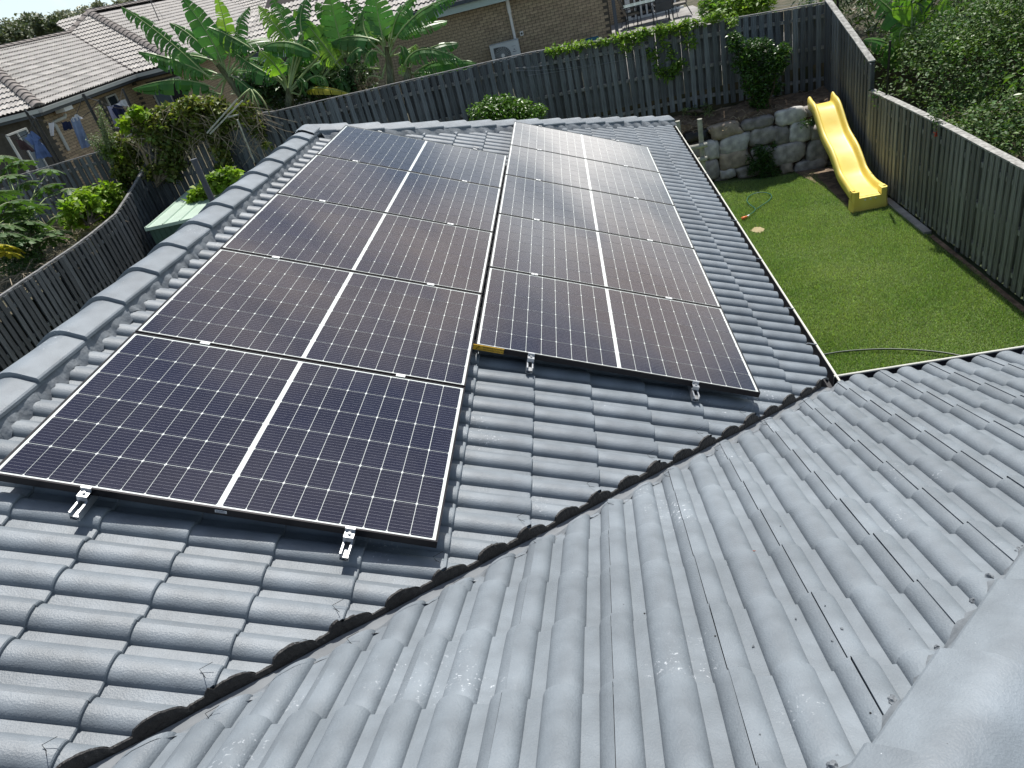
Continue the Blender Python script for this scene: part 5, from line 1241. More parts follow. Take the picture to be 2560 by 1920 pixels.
# ---- red roof far off
q = hy(1690/4, 0, 75); q2 = hy(1850/4, 50/4, 75)
rr_ = empty('red_roof_house', (q.x, 76, q2.z-2), 'far house with orange red tiled roof', 'house')
b = MB(); rows = []
for j in range(10):
    rows += [[(q.x-1, 75+j*.5, q2.z+j*.22), (q2.x+3, 75+j*.5, q2.z+j*.22)], [(q.x-1, 75+j*.5+.5, q2.z+j*.22+.15), (q2.x+3, 75+j*.5+.5, q2.z+j*.22+.15)]]
b.sweep(rows); b.build('roof', M['redtile'], parent=rr_); MB().box(q.x, q2.x+2, 75.5, 79, q2.z-3, q2.z-.02).build('wall', M['brick'], parent=rr_)

# =================================================================== plants
def bez(a, b_, c, t): return a*((1-t)**2)+b_*(2*t*(1-t))+c*(t*t)
def banana_leaf(A, Q, T, W, m, parent, face=None, tear=.5, droop=.5, n=30, sweep_=.35):
    """leaf blade along the curve A-Q-T; W full width in metres; torn into strips"""
    A, Q, T = Vector(A), Vector(Q), Vector(T); b = MB(); face = Vector(face) if face else Vector((0, -.55, .8))
    r = random.Random(int(abs(A.x*1000+T.z*777))); L_ = (T-A).length
    P = [bez(A, Q, T, i/n) for i in range(n+1)]
    for sd_ in (-1, 1):
        off_ = 0; cut = r.random()
        i = int(n*0.10)
        while i < n:
            k = 1 if r.random() < tear else r.choice((2, 3, 4)); k = min(k, n-i)
            dr_ = droop*r.uniform(.6, 1.5); ln_ = r.uniform(.86, 1.0) if k < 3 else 1.0; tw = r.uniform(-.12, .12)
            rows = []
            for j in range(k+1):
                t = (i+j)/n; tt = min(.999, max(0.001, (t-.08)/.92)); wdt = W/2*(math.sin(PI*tt**.72)**.55)*(1 if t < .97 else .8)*ln_
                p = P[i+j]; d = (P[min(i+j+1, n)]-P[max(i+j-1, 0)]).normalized(); s = d.cross(face).normalized()*sd_; u = s.cross(d)*sd_; u = u if u.dot(face) > 0 else -u
                row = []
                for q_ in (0, .35, .7, 1):
                    w_ = wdt*q_; sh = 0.004*((j == 0)-(j == k))*r.uniform(1, 5)*q_
                    row.append(p+s*w_*math.cos(dr_*q_)+u*(0.10*w_*(1-q_)*2)-Vector((0, 0, 1))*w_*math.sin(dr_*q_*.9)+d*(w_*sweep_+sh+tw*w_*.3))
                rows.append(row)
            b.sweep(rows); i += k
    b.mi = 1; b.tube([P[i]+Vector((0, 0, .004)) for i in range(n+1)], [0.022*(1-.85*i/n) for i in range(n+1)], 5)
    return b.build('leaf', m, M['banr'], parent=parent, smooth=False)
def px(x, y, Y): return hy(x, y, Y)
def banana(base, top, Y, leaves, lab, extra=0, grp='banana plants behind the rear fence', petr=.035):
    B = px(base[0], base[1], Y); Tp = px(top[0], top[1], Y); B0 = Vector((B.x, B.y, B.z)); G_ = Vector((B.x+.05, Y, min(B.z, -2.5)))
    r = empty('banana_plant', G_, lab, 'banana plant', grp)
    MB().tube([G_, B0, B0.lerp(Tp, .5)+Vector((.02, 0, 0)), Tp], [.13, .11, .09, .05], 10).build('stem', M['bans'], parent=r, smooth=True)
    for lf_ in leaves:
        (ax, ay), (mx_, my_), (tx, ty), W = lf_[:4]; kind = lf_[4] if len(lf_) > 4 else 'ban'; dY = lf_[5] if len(lf_) > 5 else 0
        A = px(ax, ay, Y+dY*.2); Mi = px(mx_, my_, Y+dY*.7); T = px(tx, ty, Y+dY)
        Q = Mi*2-(A+T)/2; W = W*1.35
        opt = dict(tear=lf_[6][0], droop=lf_[6][1]) if len(lf_) > 6 else {}
        MB().tube([Tp.lerp(B0, .3), (Tp.lerp(B0, .3)+A)/2+Vector((0, 0, .02)), A], [.035, .028, .022], 6).build('leaf_stalk', M['banr'], parent=r, smooth=True)
        banana_leaf(A, Q, T, W, M[kind], r, **opt)
    er = random.Random(int(base[0]))
    for i in range(extra):      # further leaves of the crown, set behind the ones in front
        th = math.radians(15+150*(i+er.uniform(.1, .9))/extra); Ll = er.uniform(.9, 1.7); A = Tp+Vector((math.cos(th)*.15, .12, .06+.1*math.sin(th)))
        T = A+Vector((math.cos(th)*Ll, er.uniform(.1, .7), math.sin(th)*Ll*.9-.35)); Q = A.lerp(T, .5)+Vector((0, .05, er.uniform(.12, .35)))
        MB().tube([Tp.lerp(B0, .3), A], [.03, .02], 6).build('leaf_stalk', M['banr'], parent=r, smooth=True)
        banana_leaf(A, Q, T, er.uniform(.42, .6), M['ban' if er.random() < .75 else 'bany'], r, tear=er.uniform(.2, .8), droop=er.uniform(.3, 1.1), n=24)
    return r
banana((535, 225), (470, 140), 16.2, [
    ((456, 172), (360, 85), (262, 14), .52, 'ban', -.2, (.8, .9)), ((452, 165), (382, 132), (297, 111), .50, 'ban', -.3, (.9, 1.25)),
    ((466, 193), (385, 173), (286, 192), .46, 'ban', -.5, (.6, 1.35)), ((486, 150), (448, 72), (392, -6), .44, 'ban', .3, (.25, .2)),
    ((497, 130), (487, 60), (468, -10), .36, 'bany', .3, (.5, .3)), ((553, 112), (500, 80), (447, 58), .48, 'ban', .0, (.8, 1.1)),
    ((500, 165), (535, 190), (560, 225), .4, 'ban', -.2, (.3, .8)), ((478, 205), (455, 198), (440, 192), .3, 'ban', -.2, (.2, .6)), ((520, 120), (515, 60), (540, 15), .4, 'ban', .4, (.6, .6)),
    ((470, 160), (430, 150), (400, 158), .34, 'ban', .2, (.6, .9))],
    'leftmost banana plant behind the rear fence, its torn leaves reaching over the pale roof', extra=4)
banana((625, 225), (622, 190), 16.1, [
    ((650, 122), (600, 62), (558, 12), .50, 'bany', .2, (.8, .7)), ((690, 122), (625, 92), (566, 101), .50, 'ban', -.4, (.5, 1.35)),
    ((640, 92), (612, 40), (588, -6), .42, 'ban', .4, (.4, .5)), ((612, 168), (590, 135), (560, 110), .46, 'bany', -.2, (.2, .5)),
    ((600, 170), (545, 140), (500, 108), .5, 'ban', .1, (.8, 1.1)), ((648, 205), (652, 180), (640, 172), .36, 'ban', -.2, (.5, 1.0)), ((662, 175), (690, 165), (705, 185), .36, 'ban', -.1, (.5, 1.1)),
    ((655, 80), (650, 30), (670, -10), .40, 'ban', .4, (.5, .6)), ((690, 120), (668, 88), (640, 100), .4, 'ban', .3, (.3, .9))],
    'second banana plant from the left, one long leaf arching flat over its crown', extra=6)
banana((682, 215), (690, 165), 16.4, [
    ((738, 150), (690, 85), (634, 20), .62, 'bany', .1, (.6, .7)), ((742, 118), (728, 60), (712, -8), .58, 'ban', .2, (.08, .15)),
    ((715, 178), (735, 170), (722, 206), .42, 'ban', -.2, (.6, 1.2)), ((700, 150), (720, 130), (735, 150), .4, 'ban', .3, (.6, 1.2)), ((662, 200), (690, 190), (760, 203), .20, 'yleaf', -.6, (.1, .6))],
    'third banana plant, broad bright leaf slanting up to the left', extra=6)
banana((772, 197), (745, 125), 16.5, [
    ((822, 150), (785, 103), (748, 132), .42, 'ban', -.3, (.6, 1.2)), ((770, 120), (742, 60), (733, 0), .5, 'ban', .5, (.3, .4)), ((800, 100), (775, 40), (762, -10), .42, 'ban', .5, (.7, .8)),
    ((760, 140), (742, 145), (735, 165), .4, 'ban', -.1, (.5, 1.1)), ((790, 140), (770, 170), (790, 185), .3, 'dead', -.2, (.8, 1.2))],
    'fourth banana plant with a drooping dead leaf at its waist', extra=6)
banana((845, 190), (835, 100), 16.2, [
    ((829, 92), (818, 40), (808, -14), .55, 'ban', .2, (.06, .12)), ((850, 92), (905, 28), (990, -12), .52, 'ban', -.1, (.9, 1.0)),
    ((845, 85), (862, 30), (900, -12), .48, 'ban', .4, (.7, .8)), ((820, 115), (800, 112), (790, 135), .40, 'ban', -.2, (.5, 1.2)), ((862, 100), (872, 110), (868, 140), .42, 'ban', -.1, (.3, 1.1)),
    ((800, 90), (785, 50), (795, 5), .45, 'ban', .6, (.5, .6)), ((850, 120), (880, 110), (900, 96), .34, 'bany', .4, (.3, .6)), ((825, 170), (800, 165), (790, 180), .28, 'dead', -.2, (.8, 1.3))],
    'fifth banana plant with a tall upright leaf and long fringed leaf reaching right', extra=5)
banana((880, 175), (882, 145), 15.9, [
    ((874, 140), (918, 106), (1002, 134), .44, 'ban', -.3, (.8, 1.15)), ((905, 118), (945, 98), (990, 93), .34, 'ban', .4, (.5, 1.0)),
    ((893, 160), (950, 132), (1030, 136), .44, 'ban', -.1, (.7, 1.2)), ((885, 162), (920, 158), (960, 166), .30, 'ban', .1, (.4, 1.1)), ((870, 165), (868, 150), (872, 140), .2, 'bany', 0, (.2, .4))],
    'rightmost banana plant of the row, long leaves lying along the fence top')
# banana over the right fence
banana((1975, 110), (1972, 80), 13.6, [
    ((1968, 72), (1970, 10), (1966, -50), .55, 'bany', .2, (.03, .12)), ((1958, 66), (1925, 22), (1890, -6), .50, 'ban', .3, (.3, .6)),
    ((1965, 62), (1945, 70), (1946, 102), .48, 'bany', -.2, (.2, .8)), ((1985, 70), (2020, 45), (2046, -10), .50, 'bany', .1, (.6, .7)),
    ((2044, 70), (2100, 32), (2160, -4), .26, 'bany', 0, (.5, 1.3)), ((1952, 122), (1912, 92), (1866, 86), .40, 'ban', -.4, (.3, 1.0)),
    ((1950, 140), (1925, 128), (1895, 126), .30, 'ban', -.4, (.4, 1.0)), ((1975, 60), (1982, 20), (2000, -20), .3, 'bany', .2, (.3, .3))],
    'bright banana plant beyond the tall right fence', grp=None)
# leafy clouds
def bush(name, cs, rs, n, size, m, label, cat='shrub', base=None, group=None, kind=None, stems=5, shell=.55, asp=.45, twig='bark', dirs=None, leafname='foliage', up=.35, curl=0.1):
    cs = [Vector(c) for c in cs]; base = Vector(base) if base else Vector((cs[0].x, cs[0].y, cs[0].z-1))
    r = empty(name, base, label, cat, group)
    obj(leafname, leaf_mesh(leafname, clump_pts(cs, rs, n, shell), size, m, aspect=asp, dirs=dirs, up=up, curl=curl), r)
    if stems:
        b = MB()
        for c in cs[:max(stems, len(cs) if len(cs) < 12 else 12)]:
            mid = base.lerp(c, .5)+Vector((random.uniform(-.1, .1), random.uniform(-.1, .1), 0)); b.tube([base+Vector((random.uniform(-.04, .04), random.uniform(-.04, .04), 0)), mid, c], [.028, .02, .008], 6)
        b.build('stems', M[twig], parent=r)
    return r
def H(x, y, Y): return hy(x, y, Y)
bush('citrus_bush', [H(1035, 247, 13.6), H(1062, 236, 13.7), H(1095, 228, 13.8), H(1090, 245, 13.5), H(1125, 240, 13.6), H(1158, 246, 13.6), H(1060, 255, 13.5), H(1120, 256, 13.5), H(1090, 215, 13.8), H(1052, 222, 13.7), H(1118, 218, 13.8), H(1170, 236, 13.6), H(1140, 224, 13.7), H(1072, 218, 13.8)],
     [.24, .28, .24, .34, .26, .22, .3, .3, .12, .09, .10, .10, .08, .09], 5400, .075, M['citrus'], 'bright green citrus bush rising behind the roof hip against the rear fence', base=(0.75, 13.9, -3.1))
bush('glossy_shrub', [H(1590, 95, 14.5), H(1650, 105, 14.5), H(1690, 110, 14.45), H(1610, 135, 14.4), H(1665, 150, 14.35), H(1630, 175, 14.35), H(1640, 205, 14.35), H(1680, 130, 14.4), H(1640, 225, 14.4), H(1585, 80, 14.6), H(1675, 190, 14.4), H(1625, 110, 14.4)],
     [.18, .22, .18, .28, .28, .30, .24, .24, .18, .12, .16, .26], 7000, .075, M['shrub'], 'tall glossy leaved shrub growing on the bank against the rear fence', base=H(1645, 245, 14.4))
cpts = []; cr_ = []
for i in range(60):
    t = i/59; x = 1185+t*370; ytop = np.interp(x, [1185, 1300, 1400, 1480, 1560], [106, 86, 62, 50, 22]); cpts.append(H(x, ytop+random.uniform(0, 10), 14.93)); cr_.append(random.uniform(.05, .11))
for x, y in ((1430, 80), (1440, 100), (1450, 120), (1465, 140), (1425, 150), (1440, 160), (1460, 70), (1480, 60), (1490, 90), (1410, 118), (1455, 155), (1380, 80), (1545, 40), (1580, 45), (1350, 100)): cpts.append(H(x, y, 14.9)); cr_.append(random.uniform(.08, .17))
bush('creeper', cpts, cr_, 2600, .10, M['creep'], 'light green creeper trailing along the top of the rear fence', 'creeper', base=H(1440, 180, 14.9), stems=0)
bush('hedge', [H(1540, 12, 18.5), H(1565, 8, 18.5), H(1590, 2, 18.5), H(1620, -2, 18.5), H(1560, 25, 18), H(1600, 15, 18), H(1640, 5, 18)], [.4, .45, .45, .5, .3, .35, .4], 5200, .13, M['creep'],
     'light green hedge beyond the rear fence right of the patio', base=H(1580, 35, 18.5))
wp = []; wr = []
for x, y, r_ in ((880, 700, .13), (930, 740, .16), (860, 790, .15), (820, 850, .14), (950, 820, .15), (900, 900, .15), (980, 870, .13), (840, 690, .12), (1000, 640, .07), (1020, 900, .1), (780, 900, .1), (1300, 430, .09), (1370, 420, .08), (760, 780, .08)):
    wp.append(hit(ox+x*s6, oy+y*s6, WN, (5.2, 13.80, LZ))); wr.append(r_)
bush('trailing_weed', wp, wr, 1700, .085, M['shrub'], 'scrappy green weed trailing over the middle boulders', 'weed', base=hit(ox+900*s6, oy+940*s6, WN, (5.2, 13.8, LZ)), asp=.25, stems=0)
bush('small_weed', [H(1480+i*22, 232+random.uniform(-8, 8), 14.8) for i in range(3)]+[H(1530, 240, 14.4)], [.09]*4, 240, .08, M['weed'], 'sparse weeds at the foot of the rear fence by the gutter corner', 'weed', base=H(1500, 240, 14.7), asp=.3)
# right side masses beyond the fence
rg = random.Random(5); cs, rs_ = [], []
def ztop(x, y): return -2.45+0.95*min(1, max(0, (x-8.2)/2.2))+0.35*math.sin(x*1.7+y*.9)+.2*math.sin(y*2.3)
for i in range(230):
    x = rg.uniform(8.3, 13.5); y = rg.uniform(4.5, 14.4)
    cs.append((x, y, ztop(x, y)-.25)); rs_.append((rg.uniform(.45, .7), rg.uniform(.45, .7), rg.uniform(.35, .5)))
bush('fine_leaved_hedge', cs, rs_, 115000, .068, M['hedge'], 'broad mass of fine leaved dark green hedge beyond the right fence', 'hedge', base=(10.5, 9, -3.9), stems=12, shell=.75, asp=.5)
cs, rs_ = [], []
for i in range(70):
    x = rg.uniform(8.6, 18); y = rg.uniform(13.4, 21); cs.append((x, y, -1.6+rg.uniform(-.8, 1.0)+(y-13.5)*.12)); rs_.append((rg.uniform(.5, .9),)*3)
bush('hedge_shoots', [(c[0], c[1], c[2]+r_[2]*.8) for c, r_ in [((rg.uniform(8.4, 13), rg.uniform(5, 14), 0), (0, 0, .3)) for _ in range(0)]] or [(9, 9, -1.9), (9.6, 7.2, -1.7), (10.4, 10.5, -1.4), (8.9, 11.6, -2.0), (11.2, 8.6, -1.3), (10.0, 12.8, -1.5), (9.1, 6.3, -1.9), (11.8, 11.2, -1.2)], [.5, .45, .5, .4, .5, .45, .4, .5], 1500, .13, M['citrus'], 'scattered larger bright leaves standing above the fine hedge', 'shrub', base=(10, 9, -3.9), stems=8, shell=.3, asp=.4, twig='bark')
bush('mango_tree', cs, rs_, 26000, .20, M['mango'], 'dark mango like tree with long drooping leaves beyond the back right corner', 'tree', base=(12, 17, -3.0), stems=12, shell=.7, asp=.2, curl=.35, leafname='crown')
cs, rs_ = [], []
for i in range(40):
    x = rg.uniform(12.5, 19); y = rg.uniform(6, 14); cs.append((x, y, -1.2+rg.uniform(-.8, .8))); rs_.append((rg.uniform(.6, .9),)*3)
bush('mango_tree', cs, rs_, 12000, .20, M['mango'], 'long leaved tree at the far right edge above the hedge', 'tree', base=(15, 10, -3.0), stems=12, shell=.7, asp=.22, curl=.3, leafname='crown')
# papaya seedling leaves in the hedge
def papaya_leaf(c, R, m, parent, tilt=(0, 0), ang=0.0, stalk=None):
    R = R*1.3; b = MB(); c = Vector(c); rot_ = Matrix.Rotation(ang, 3, 'Z'); tl = Matrix.Rotation(tilt[0], 3, 'X') @ Matrix.Rotation(tilt[1], 3, 'Y')
    vn = []
    for k in range(9):
        a = (k-4)*0.66; Lk = R*(1-.05*abs(k-4)); d = Vector((math.sin(a), math.cos(a), 0)); s = Vector((d.y, -d.x, 0))
        prof_ = [(0, .03), (.25, .11), (.38, .10), (.46, .25), (.56, .13), (.66, .28), (.76, .13), (.86, .17), (1.0, 0.0)]
        
        def f(t, w): p = d*(t*Lk)+s*(w*Lk*.9); p.z = -.30*Lk*(t**2)-.12*abs(w)*Lk; return c+tl @ (rot_ @ p)
        vs = [f(t, 0) for t, w in prof_]; L1 = [f(t+(.10 if w > .15 else 0), w) for t, w in prof_]; L2 = [f(t+(.10 if w > .15 else 0), -w) for t, w in prof_]
        b.mi = 0; b.sweep([L1, vs, L2]); vn.append(vs)
    b.mi = 1
    for vs in vn: b.tube([v+Vector((0, 0, .006)) for v in vs[:7]], [.006*R/.35*(1-.12*i) for i in range(7)], 4)
    o = b.build('leaf', m, M['pale'], parent=parent)
    if stalk is not None: MB().tube([Vector(stalk), (Vector(stalk)+c)/2+Vector((0, 0, .12)), c], [.012, .010, .007], 5).build('leaf_stalk', M['banr'], parent=parent, smooth=True)
    return o
kb = 320/1269/D
def PP(x, y, X): return hx(x*kb, 420/D+y*kb, X)
pap = empty('papaya_tree', (-10.0, 10.4, -2.35), 'papaya tree with large lobed leaves beyond the left fence at the picture edge', 'papaya tree')
tipP = PP(250, 520, -9.6)
MB().tube([(tipP.x-.05, tipP.y-.3, -3.2), (tipP.x, tipP.y-.15, tipP.z-.8), tipP-Vector((0, 0, .1))], [.07, .06, .045], 9).build('trunk', M['bark'], parent=pap, smooth=True)
for i, (x, y, R, X) in enumerate(((430, 190, .36, -9.8), (680, 205, .34, -9.6), (270, 530, .40, -9.0), (590, 480, .34, -9.1), (110, 340, .42, -9.3), (60, 80, .38, -10), (170, -60, .38, -10), (30, -120, .36, -10.2), (500, 15, .30, -9.9),
                             (40, 640, .36, -9.0), (200, 700, .36, -8.9), (420, 650, .34, -8.9), (560, 620, .30, -8.9), (30, 460, .38, -9.4), (-30, 250, .4, -9.7), (330, 380, .36, -9.5), (90, 560, .34, -9.1), (240, 150, .34, -10), (-20, 560, .36, -9.2), (480, 700, .30, -8.8))):
    papaya_leaf(PP(x, y, X), R, M['papaya'], pap, (random.uniform(-.5, -.1), random.uniform(-.3, .3)), random.uniform(-3, 3), tipP)
for x, y in ((20, 760), (110, 790), (60, 830)): papaya_leaf(PP(x, y, -8.9), .24, M['yleaf'], pap, (-.6, .1), random.uniform(-3, 3), PP(60, 700, -8.9))
for x, y, R in ((2080, 88, .20), (2158, 118, .26), (2118, 138, .24), (2140, 90, .2)):
    c = hx(x, y, 9.6); r = empty('papaya_seedling', c-Vector((0, 0, .5)), {2080: 'dark papaya leaf poking through the hedge, leftmost of four', 2158: 'largest papaya leaf above the hedge near the right picture edge', 2118: 'pale veined papaya leaf lowest in the hedge', 2140: 'small papaya leaf in the hedge just above the largest one'}[x], 'papaya seedling'); papaya_leaf(c, R, M['papaya'], r, (-.4, .1), random.uniform(-3, 3), c-Vector((0, 0, .5)))
# vines on the left part of the rear fence
k7 = 480/1269/D
def V7(x, y, Y): return hy((200/D)+x*k7, 240/D+y*k7, Y)
vp, vr = [], []
for x, y, r_ in ((300, 170, .2), (370, 130, .25), (430, 190, .3), (500, 150, .3), (560, 110, .3), (620, 120, .35), (680, 90, .3), (740, 70, .3), (800, 90, .3), (860, 60, .3), (920, 60, .25), (960, 110, .3),
                 (540, 200, .4), (620, 210, .4), (700, 190, .4), (780, 170, .35), (850, 160, .35), (920, 180, .35), (980, 180, .3), (600, 290, .4), (660, 280, .35), (740, 260, .25), (880, 250, .3), (930, 280, .3),
                 (500, 260, .35), (560, 350, .35), (620, 370, .3), (660, 440, .28), (600, 460, .3), (560, 520, .22), (620, 540, .2), (520, 480, .25), (930, 360, .25), (960, 430, .25), (940, 470, .2), (900, 330, .2),
                 (260, 380, .3), (290, 440, .3), (270, 500, .3), (300, 560, .25), (330, 420, .25), (340, 330, .25), (250, 300, .3), (200, 370, .25), (360, 520, .2), (420, 430, .22), (440, 520, .22), (1050, 130, .2), (1120, 160, .22), (1180, 200, .18), (1200, 260, .15), (1230, 320, .14), (1160, 240, .15), (1080, 80, .2), (1130, 90, .2), (700, 330, .22), (820, 240, .2), (390, 260, .2)):
    vp.append(V7(x, y, 14.72+random.uniform(-.1, .25))); vr.append(r_*.78)
bush('fence_vine', vp, vr, 11500, .105, M['vine'], 'yellowing vine heaped over the left part of the rear fence', 'vine', base=V7(500, 600, 14.8), stems=12, shell=.5, asp=.7, twig='twig')
bush('fence_vine', [V7(x, y, 14.6) for x, y in ((190, 370), (230, 390), (300, 190), (360, 110), (420, 130))], [.16, .18, .14, .14, .14], 380, .13, M['grape'], 'bright green fresh vine shoots at the left end of the heaped vine', 'vine', base=V7(250, 480, 14.7), stems=0, asp=.85)
b = MB()
for i in range(150):
    x = random.uniform(260, 1230); y = random.uniform(60, 330); a = V7(x, y, 14.62+random.uniform(-.1, .2)); L_ = random.uniform(.3, 1.0); t = random.uniform(-2.6, -.3)
    e_ = a+Vector((math.cos(t)*L_, random.uniform(-.1, .1), math.sin(t)*L_*.9)); b.tube([a, a.lerp(e_, .5)+Vector((random.uniform(-.08, .08), -.04, random.uniform(-.06, .06))), e_], [.007, .006, .003], 4)
tag(b.build('vine_stems', M['twig'], loc=V7(600, 300, 14.7)), 'tangle of dry vine stems on the rear fence', 'vine stems', kind='stuff')
for i, (x0, y0, x1, y1) in enumerate(((840, 245, 1040, 20), (860, 250, 1075, 30), (980, 140, 1050, 122), (1040, 155, 1155, 440))):
    a = V7(x0, y0, 14.4); c = V7(x1, y1, 14.5); tag(MB().tube([a, c], [.02, .016], 7).build('dry_cane', M['log'], loc=a), ['long pale cane leaning across the vine, lower of the crossing pair', 'long pale cane leaning across the vine, upper of the crossing pair', 'short flat pale stick resting on the vine', 'pale timber prop leaning on the fence right of the vine'][i], 'cane')
# dead banana pile
dp = empty('dead_banana_clump', V7(1150, 150, 14.9)-Vector((0, 0, .6)), 'brown dead banana leaves hanging over the rear fence right of the vine', 'dead leaves')
for (x0, y0, x1, y1, x2, y2) in ((1120, -40, 1090, 20, 1060, 110), (1130, -40, 1190, 60, 1215, 200), (1140, -30, 1150, 60, 1140, 170), (1125, -45, 1060, -5, 1010, 70), (1145, -40, 1230, 20, 1260, 150), (1120, -30, 1110, 60, 1125, 140), (1135, -35, 1170, 90, 1180, 260)):
    banana_leaf(V7(x0, y0, 15.0), V7(x1, y1, 14.7), V7(x2, y2, 14.75), .13, M['dead'], dp, tear=.9, droop=1.2, n=14)
# left garden: grape leaves, dry sticks, weeds
gp, gr_ = [], []
for x, y, r_ in ((700, 400, .22), (760, 440, .24), (800, 490, .22), (880, 380, .26), (940, 420, .26), (1000, 400, .24), (1060, 380, .24), (1120, 390, .24), (1000, 300, .28), (900, 300, .28), (1100, 300, .3), (820, 330, .26), (1170, 350, .2), (690, 540, .14), (750, 510, .16), (1060, 240, .26), (1160, 260, .26)):
    gp.append(PP(x, y, -8.6+random.uniform(-.4, .1))); gr_.append(r_)
bush('grape_vine', gp, gr_, 3200, .12, M['grape'], 'bright grape vine leaves along the inside of the left fence', 'vine', base=PP(880, 560, -8.5), stems=8, asp=.85)
gs = [hy((200/D)+x*k7, 240/D+y*k7, 13.4) for x, y in ((890, 560), (930, 540), (960, 580), (900, 600), (860, 590), (985, 520), (1000, 560), (780, 640), (740, 660), (720, 720), (800, 670), (830, 620), (1030, 520), (750, 700))]
bush('grape_vine', gs, [.17, .17, .15, .16, .13, .16, .15, .11, .09, .07, .11, .12, .11, .08], 1300, .12, M['grape'], 'bright grape vine leaves spilling over the green shed roof', 'vine', base=hy(470, 420, 13.6), stems=6, asp=.85)
pts = [(random.uniform(-12.5, -8.2), random.uniform(9.5, 14.9)) for _ in range(900)]
b = MB()
for x, y in pts:
    a = random.uniform(0, 6.3); l = random.uniform(.1, .55); z = -2.33+random.uniform(0, .22); b.tube([(x, y, z), (x+l*.5*math.cos(a), y+l*.5*math.sin(a), z+random.uniform(0, .12)), (x+l*math.cos(a), y+l*math.sin(a), z)], [.008, .007, .003], 3)
tag(b.build('dry_sticks', M['twig'], loc=(-10, 12, -2.33)), 'heap of dry sticks and prunings in the garden beyond the left fence', 'sticks', kind='stuff')
n = 26000; X = RNG.uniform(-15, -8.3, n); Y = RNG.uniform(10.5, 14.95, n)
msk = (np.sin(X*1.3)+np.sin(Y*2.1+X) > -.3) & (Y > 12.6+.6*np.sin(X)); X = X[msk]; Y = Y[msk]; k = len(X)
h = .12+.35*RNG.random(k)*np.clip((Y-12.4)/2, .2, 1); th = RNG.uniform(0, 6.28, k); w = .006
V = np.empty((k, 3, 3)); V[:, 0] = np.stack([X-w*np.sin(th), Y+w*np.cos(th), np.full(k, -2.36)], 1); V[:, 1] = np.stack([X+w*np.sin(th), Y-w*np.cos(th), np.full(k, -2.36)], 1); V[:, 2] = np.stack([X+.12*np.cos(th), Y+.12*np.sin(th), -2.36+h], 1)
sel = RNG.random(k) < .45
for nm, s_, m_, lab in (('weeds', sel, M['weed'], 'tall grey green weeds in front of the far left fence'), ('dry_grass', ~sel, M['drygrass'], 'dry straw grass in front of the far left fence')):
    v = V[s_].reshape(-1, 3); tag(obj(nm, mesh_np(nm, v, np.arange(len(v)).reshape(-1, 3), m_)), lab, 'weeds' if nm == 'weeds' else 'grass', kind='stuff')
sp_ = [z5y(1720+i*28+random.uniform(-12, 12), 360+i*95, 14.55) for i in range(8)]+[z5y(1650+i*50, 900+i*60, 14.5) for i in range(5)]
bush('tall_weed', sp_, [.09+.02*i for i in range(8)]+[.2]*5, 1500, .06, M['weed'], 'tall feathery grey green weed standing in front of the far left fence', 'weed', base=z5y(1950, 1300, 14.5), stems=8, asp=.35, twig='weed')
bush('garden_weed', [PP(x, y, -9.3) for x, y in ((300, 620), (200, 900), (60, 900), (330, 860), (150, 780))], [.3, .4, .4, .25, .3], 2400, .09, M['papaya'], 'low dark weeds under the papaya tree', 'weed', base=PP(200, 800, -9.4), asp=.35)
# shadowy undergrowth behind the bananas
ug = [hy(x, y, 17.5+random.uniform(-.6, .6)) for x, y in [(random.uniform(560, 960), 0) for _ in range(0)]]
for x in range(540, 800, 22): ug.append(hy(x, 205-(x-540)*.06-random.uniform(0, 25), 16.6))
bush('undergrowth', ug, [.45]*len(ug), 6500, .13, M['mango'], 'dark low undergrowth at the foot of the banana plants', 'undergrowth', base=(-4, 16.6, -2.5), stems=4, asp=.4)
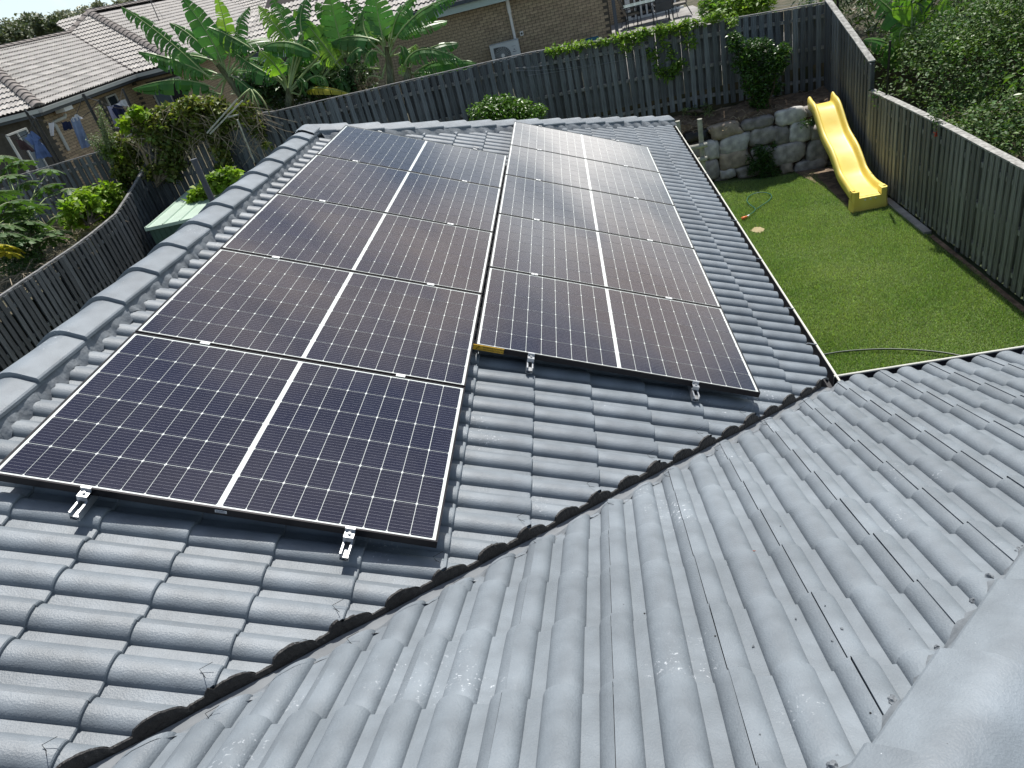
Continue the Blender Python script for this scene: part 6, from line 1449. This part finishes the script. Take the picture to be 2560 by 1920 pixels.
# far trees on the skyline
def fartree(x, y, Y, R, m, n, label, size, flat=.8):
    c = hy(x, y, Y); cs = [c+Vector((random.gauss(0, R*.6), random.gauss(0, R*.4), random.gauss(0, R*.28))) for _ in range(9)]
    r = empty('far_tree', Vector((c.x, Y, c.z-R*2.2)), label, 'tree', 'trees on the skyline'); rs = [(R*random.uniform(.35, .6), R*.4, R*flat*random.uniform(.3, .5)) for _ in cs]
    obj('crown', leaf_mesh('crown', clump_pts(cs, rs, n, .4), size, m, aspect=.6), r); MB().tube([Vector((c.x, Y, c.z-R*2.2)), c], [R*.07, R*.03], 7).build('trunk', M['bark'], parent=r)
fartree(62, 86, 60, 2.4, M['far'], 5000, 'dark rounded tree on the skyline left of the pale ridge', .32)
fartree(10, 96, 55, 1.8, M['far'], 3000, 'darker bushy tree at the left edge of the skyline', .3)
for i, (x, y, Y, R) in enumerate(((12, 76, 120, 3.5), (95, 66, 110, 3.2), (120, 60, 105, 2.6), (140, 52, 110, 2.8), (165, 45, 115, 2.6), (185, 36, 120, 2.2), (215, 26, 110, 1.8), (250, 17, 120, 1.9), (285, 8, 115, 2.2), (330, 1, 120, 2.4), (372, 2, 110, 2.2), (400, 4, 115, 2.2))):
    fartree(x, y+3, Y, R, M['farg'], 1800, ['hazy grey green tree at the far left end of the skyline', 'hazy tree just right of the dark rounded skyline tree', 'low hazy tree above the left ridge of the pale roof', 'hazy gum tree, third along the skyline right of the dark tree', 'thin hazy tree where the pale ridge steps up', 'thin hazy tree right at the top corner of the pale hip', 'small distant tree above the first high ridge caps', 'small distant dark tree near the middle of the far ridge', 'distant bushy tree above the pale ridge by the aerial', 'distant hazy tree behind the aerial mast', 'distant hazy tree left of the red roof', 'distant hazy tree touching the red roof'][i], .5)
# flower sprig on the right fence
c = hx(2024, 297-8, XF-.05); fl = empty('red_flower_sprig', c, 'small red flower sprig hanging over the right fence', 'flower')
obj('petal_cluster', leaf_mesh('petal_cluster', clump_pts([c], [.035], 24), .035, M['flower'], aspect=.8), fl)
obj('foliage', leaf_mesh('foliage', clump_pts([hx(2022, 255, XF-.06), hx(2026, 272, XF-.06), hx(2022, 240, XF-.05)], [.10, .08, .12], 200), .05, M['hedge']), fl)
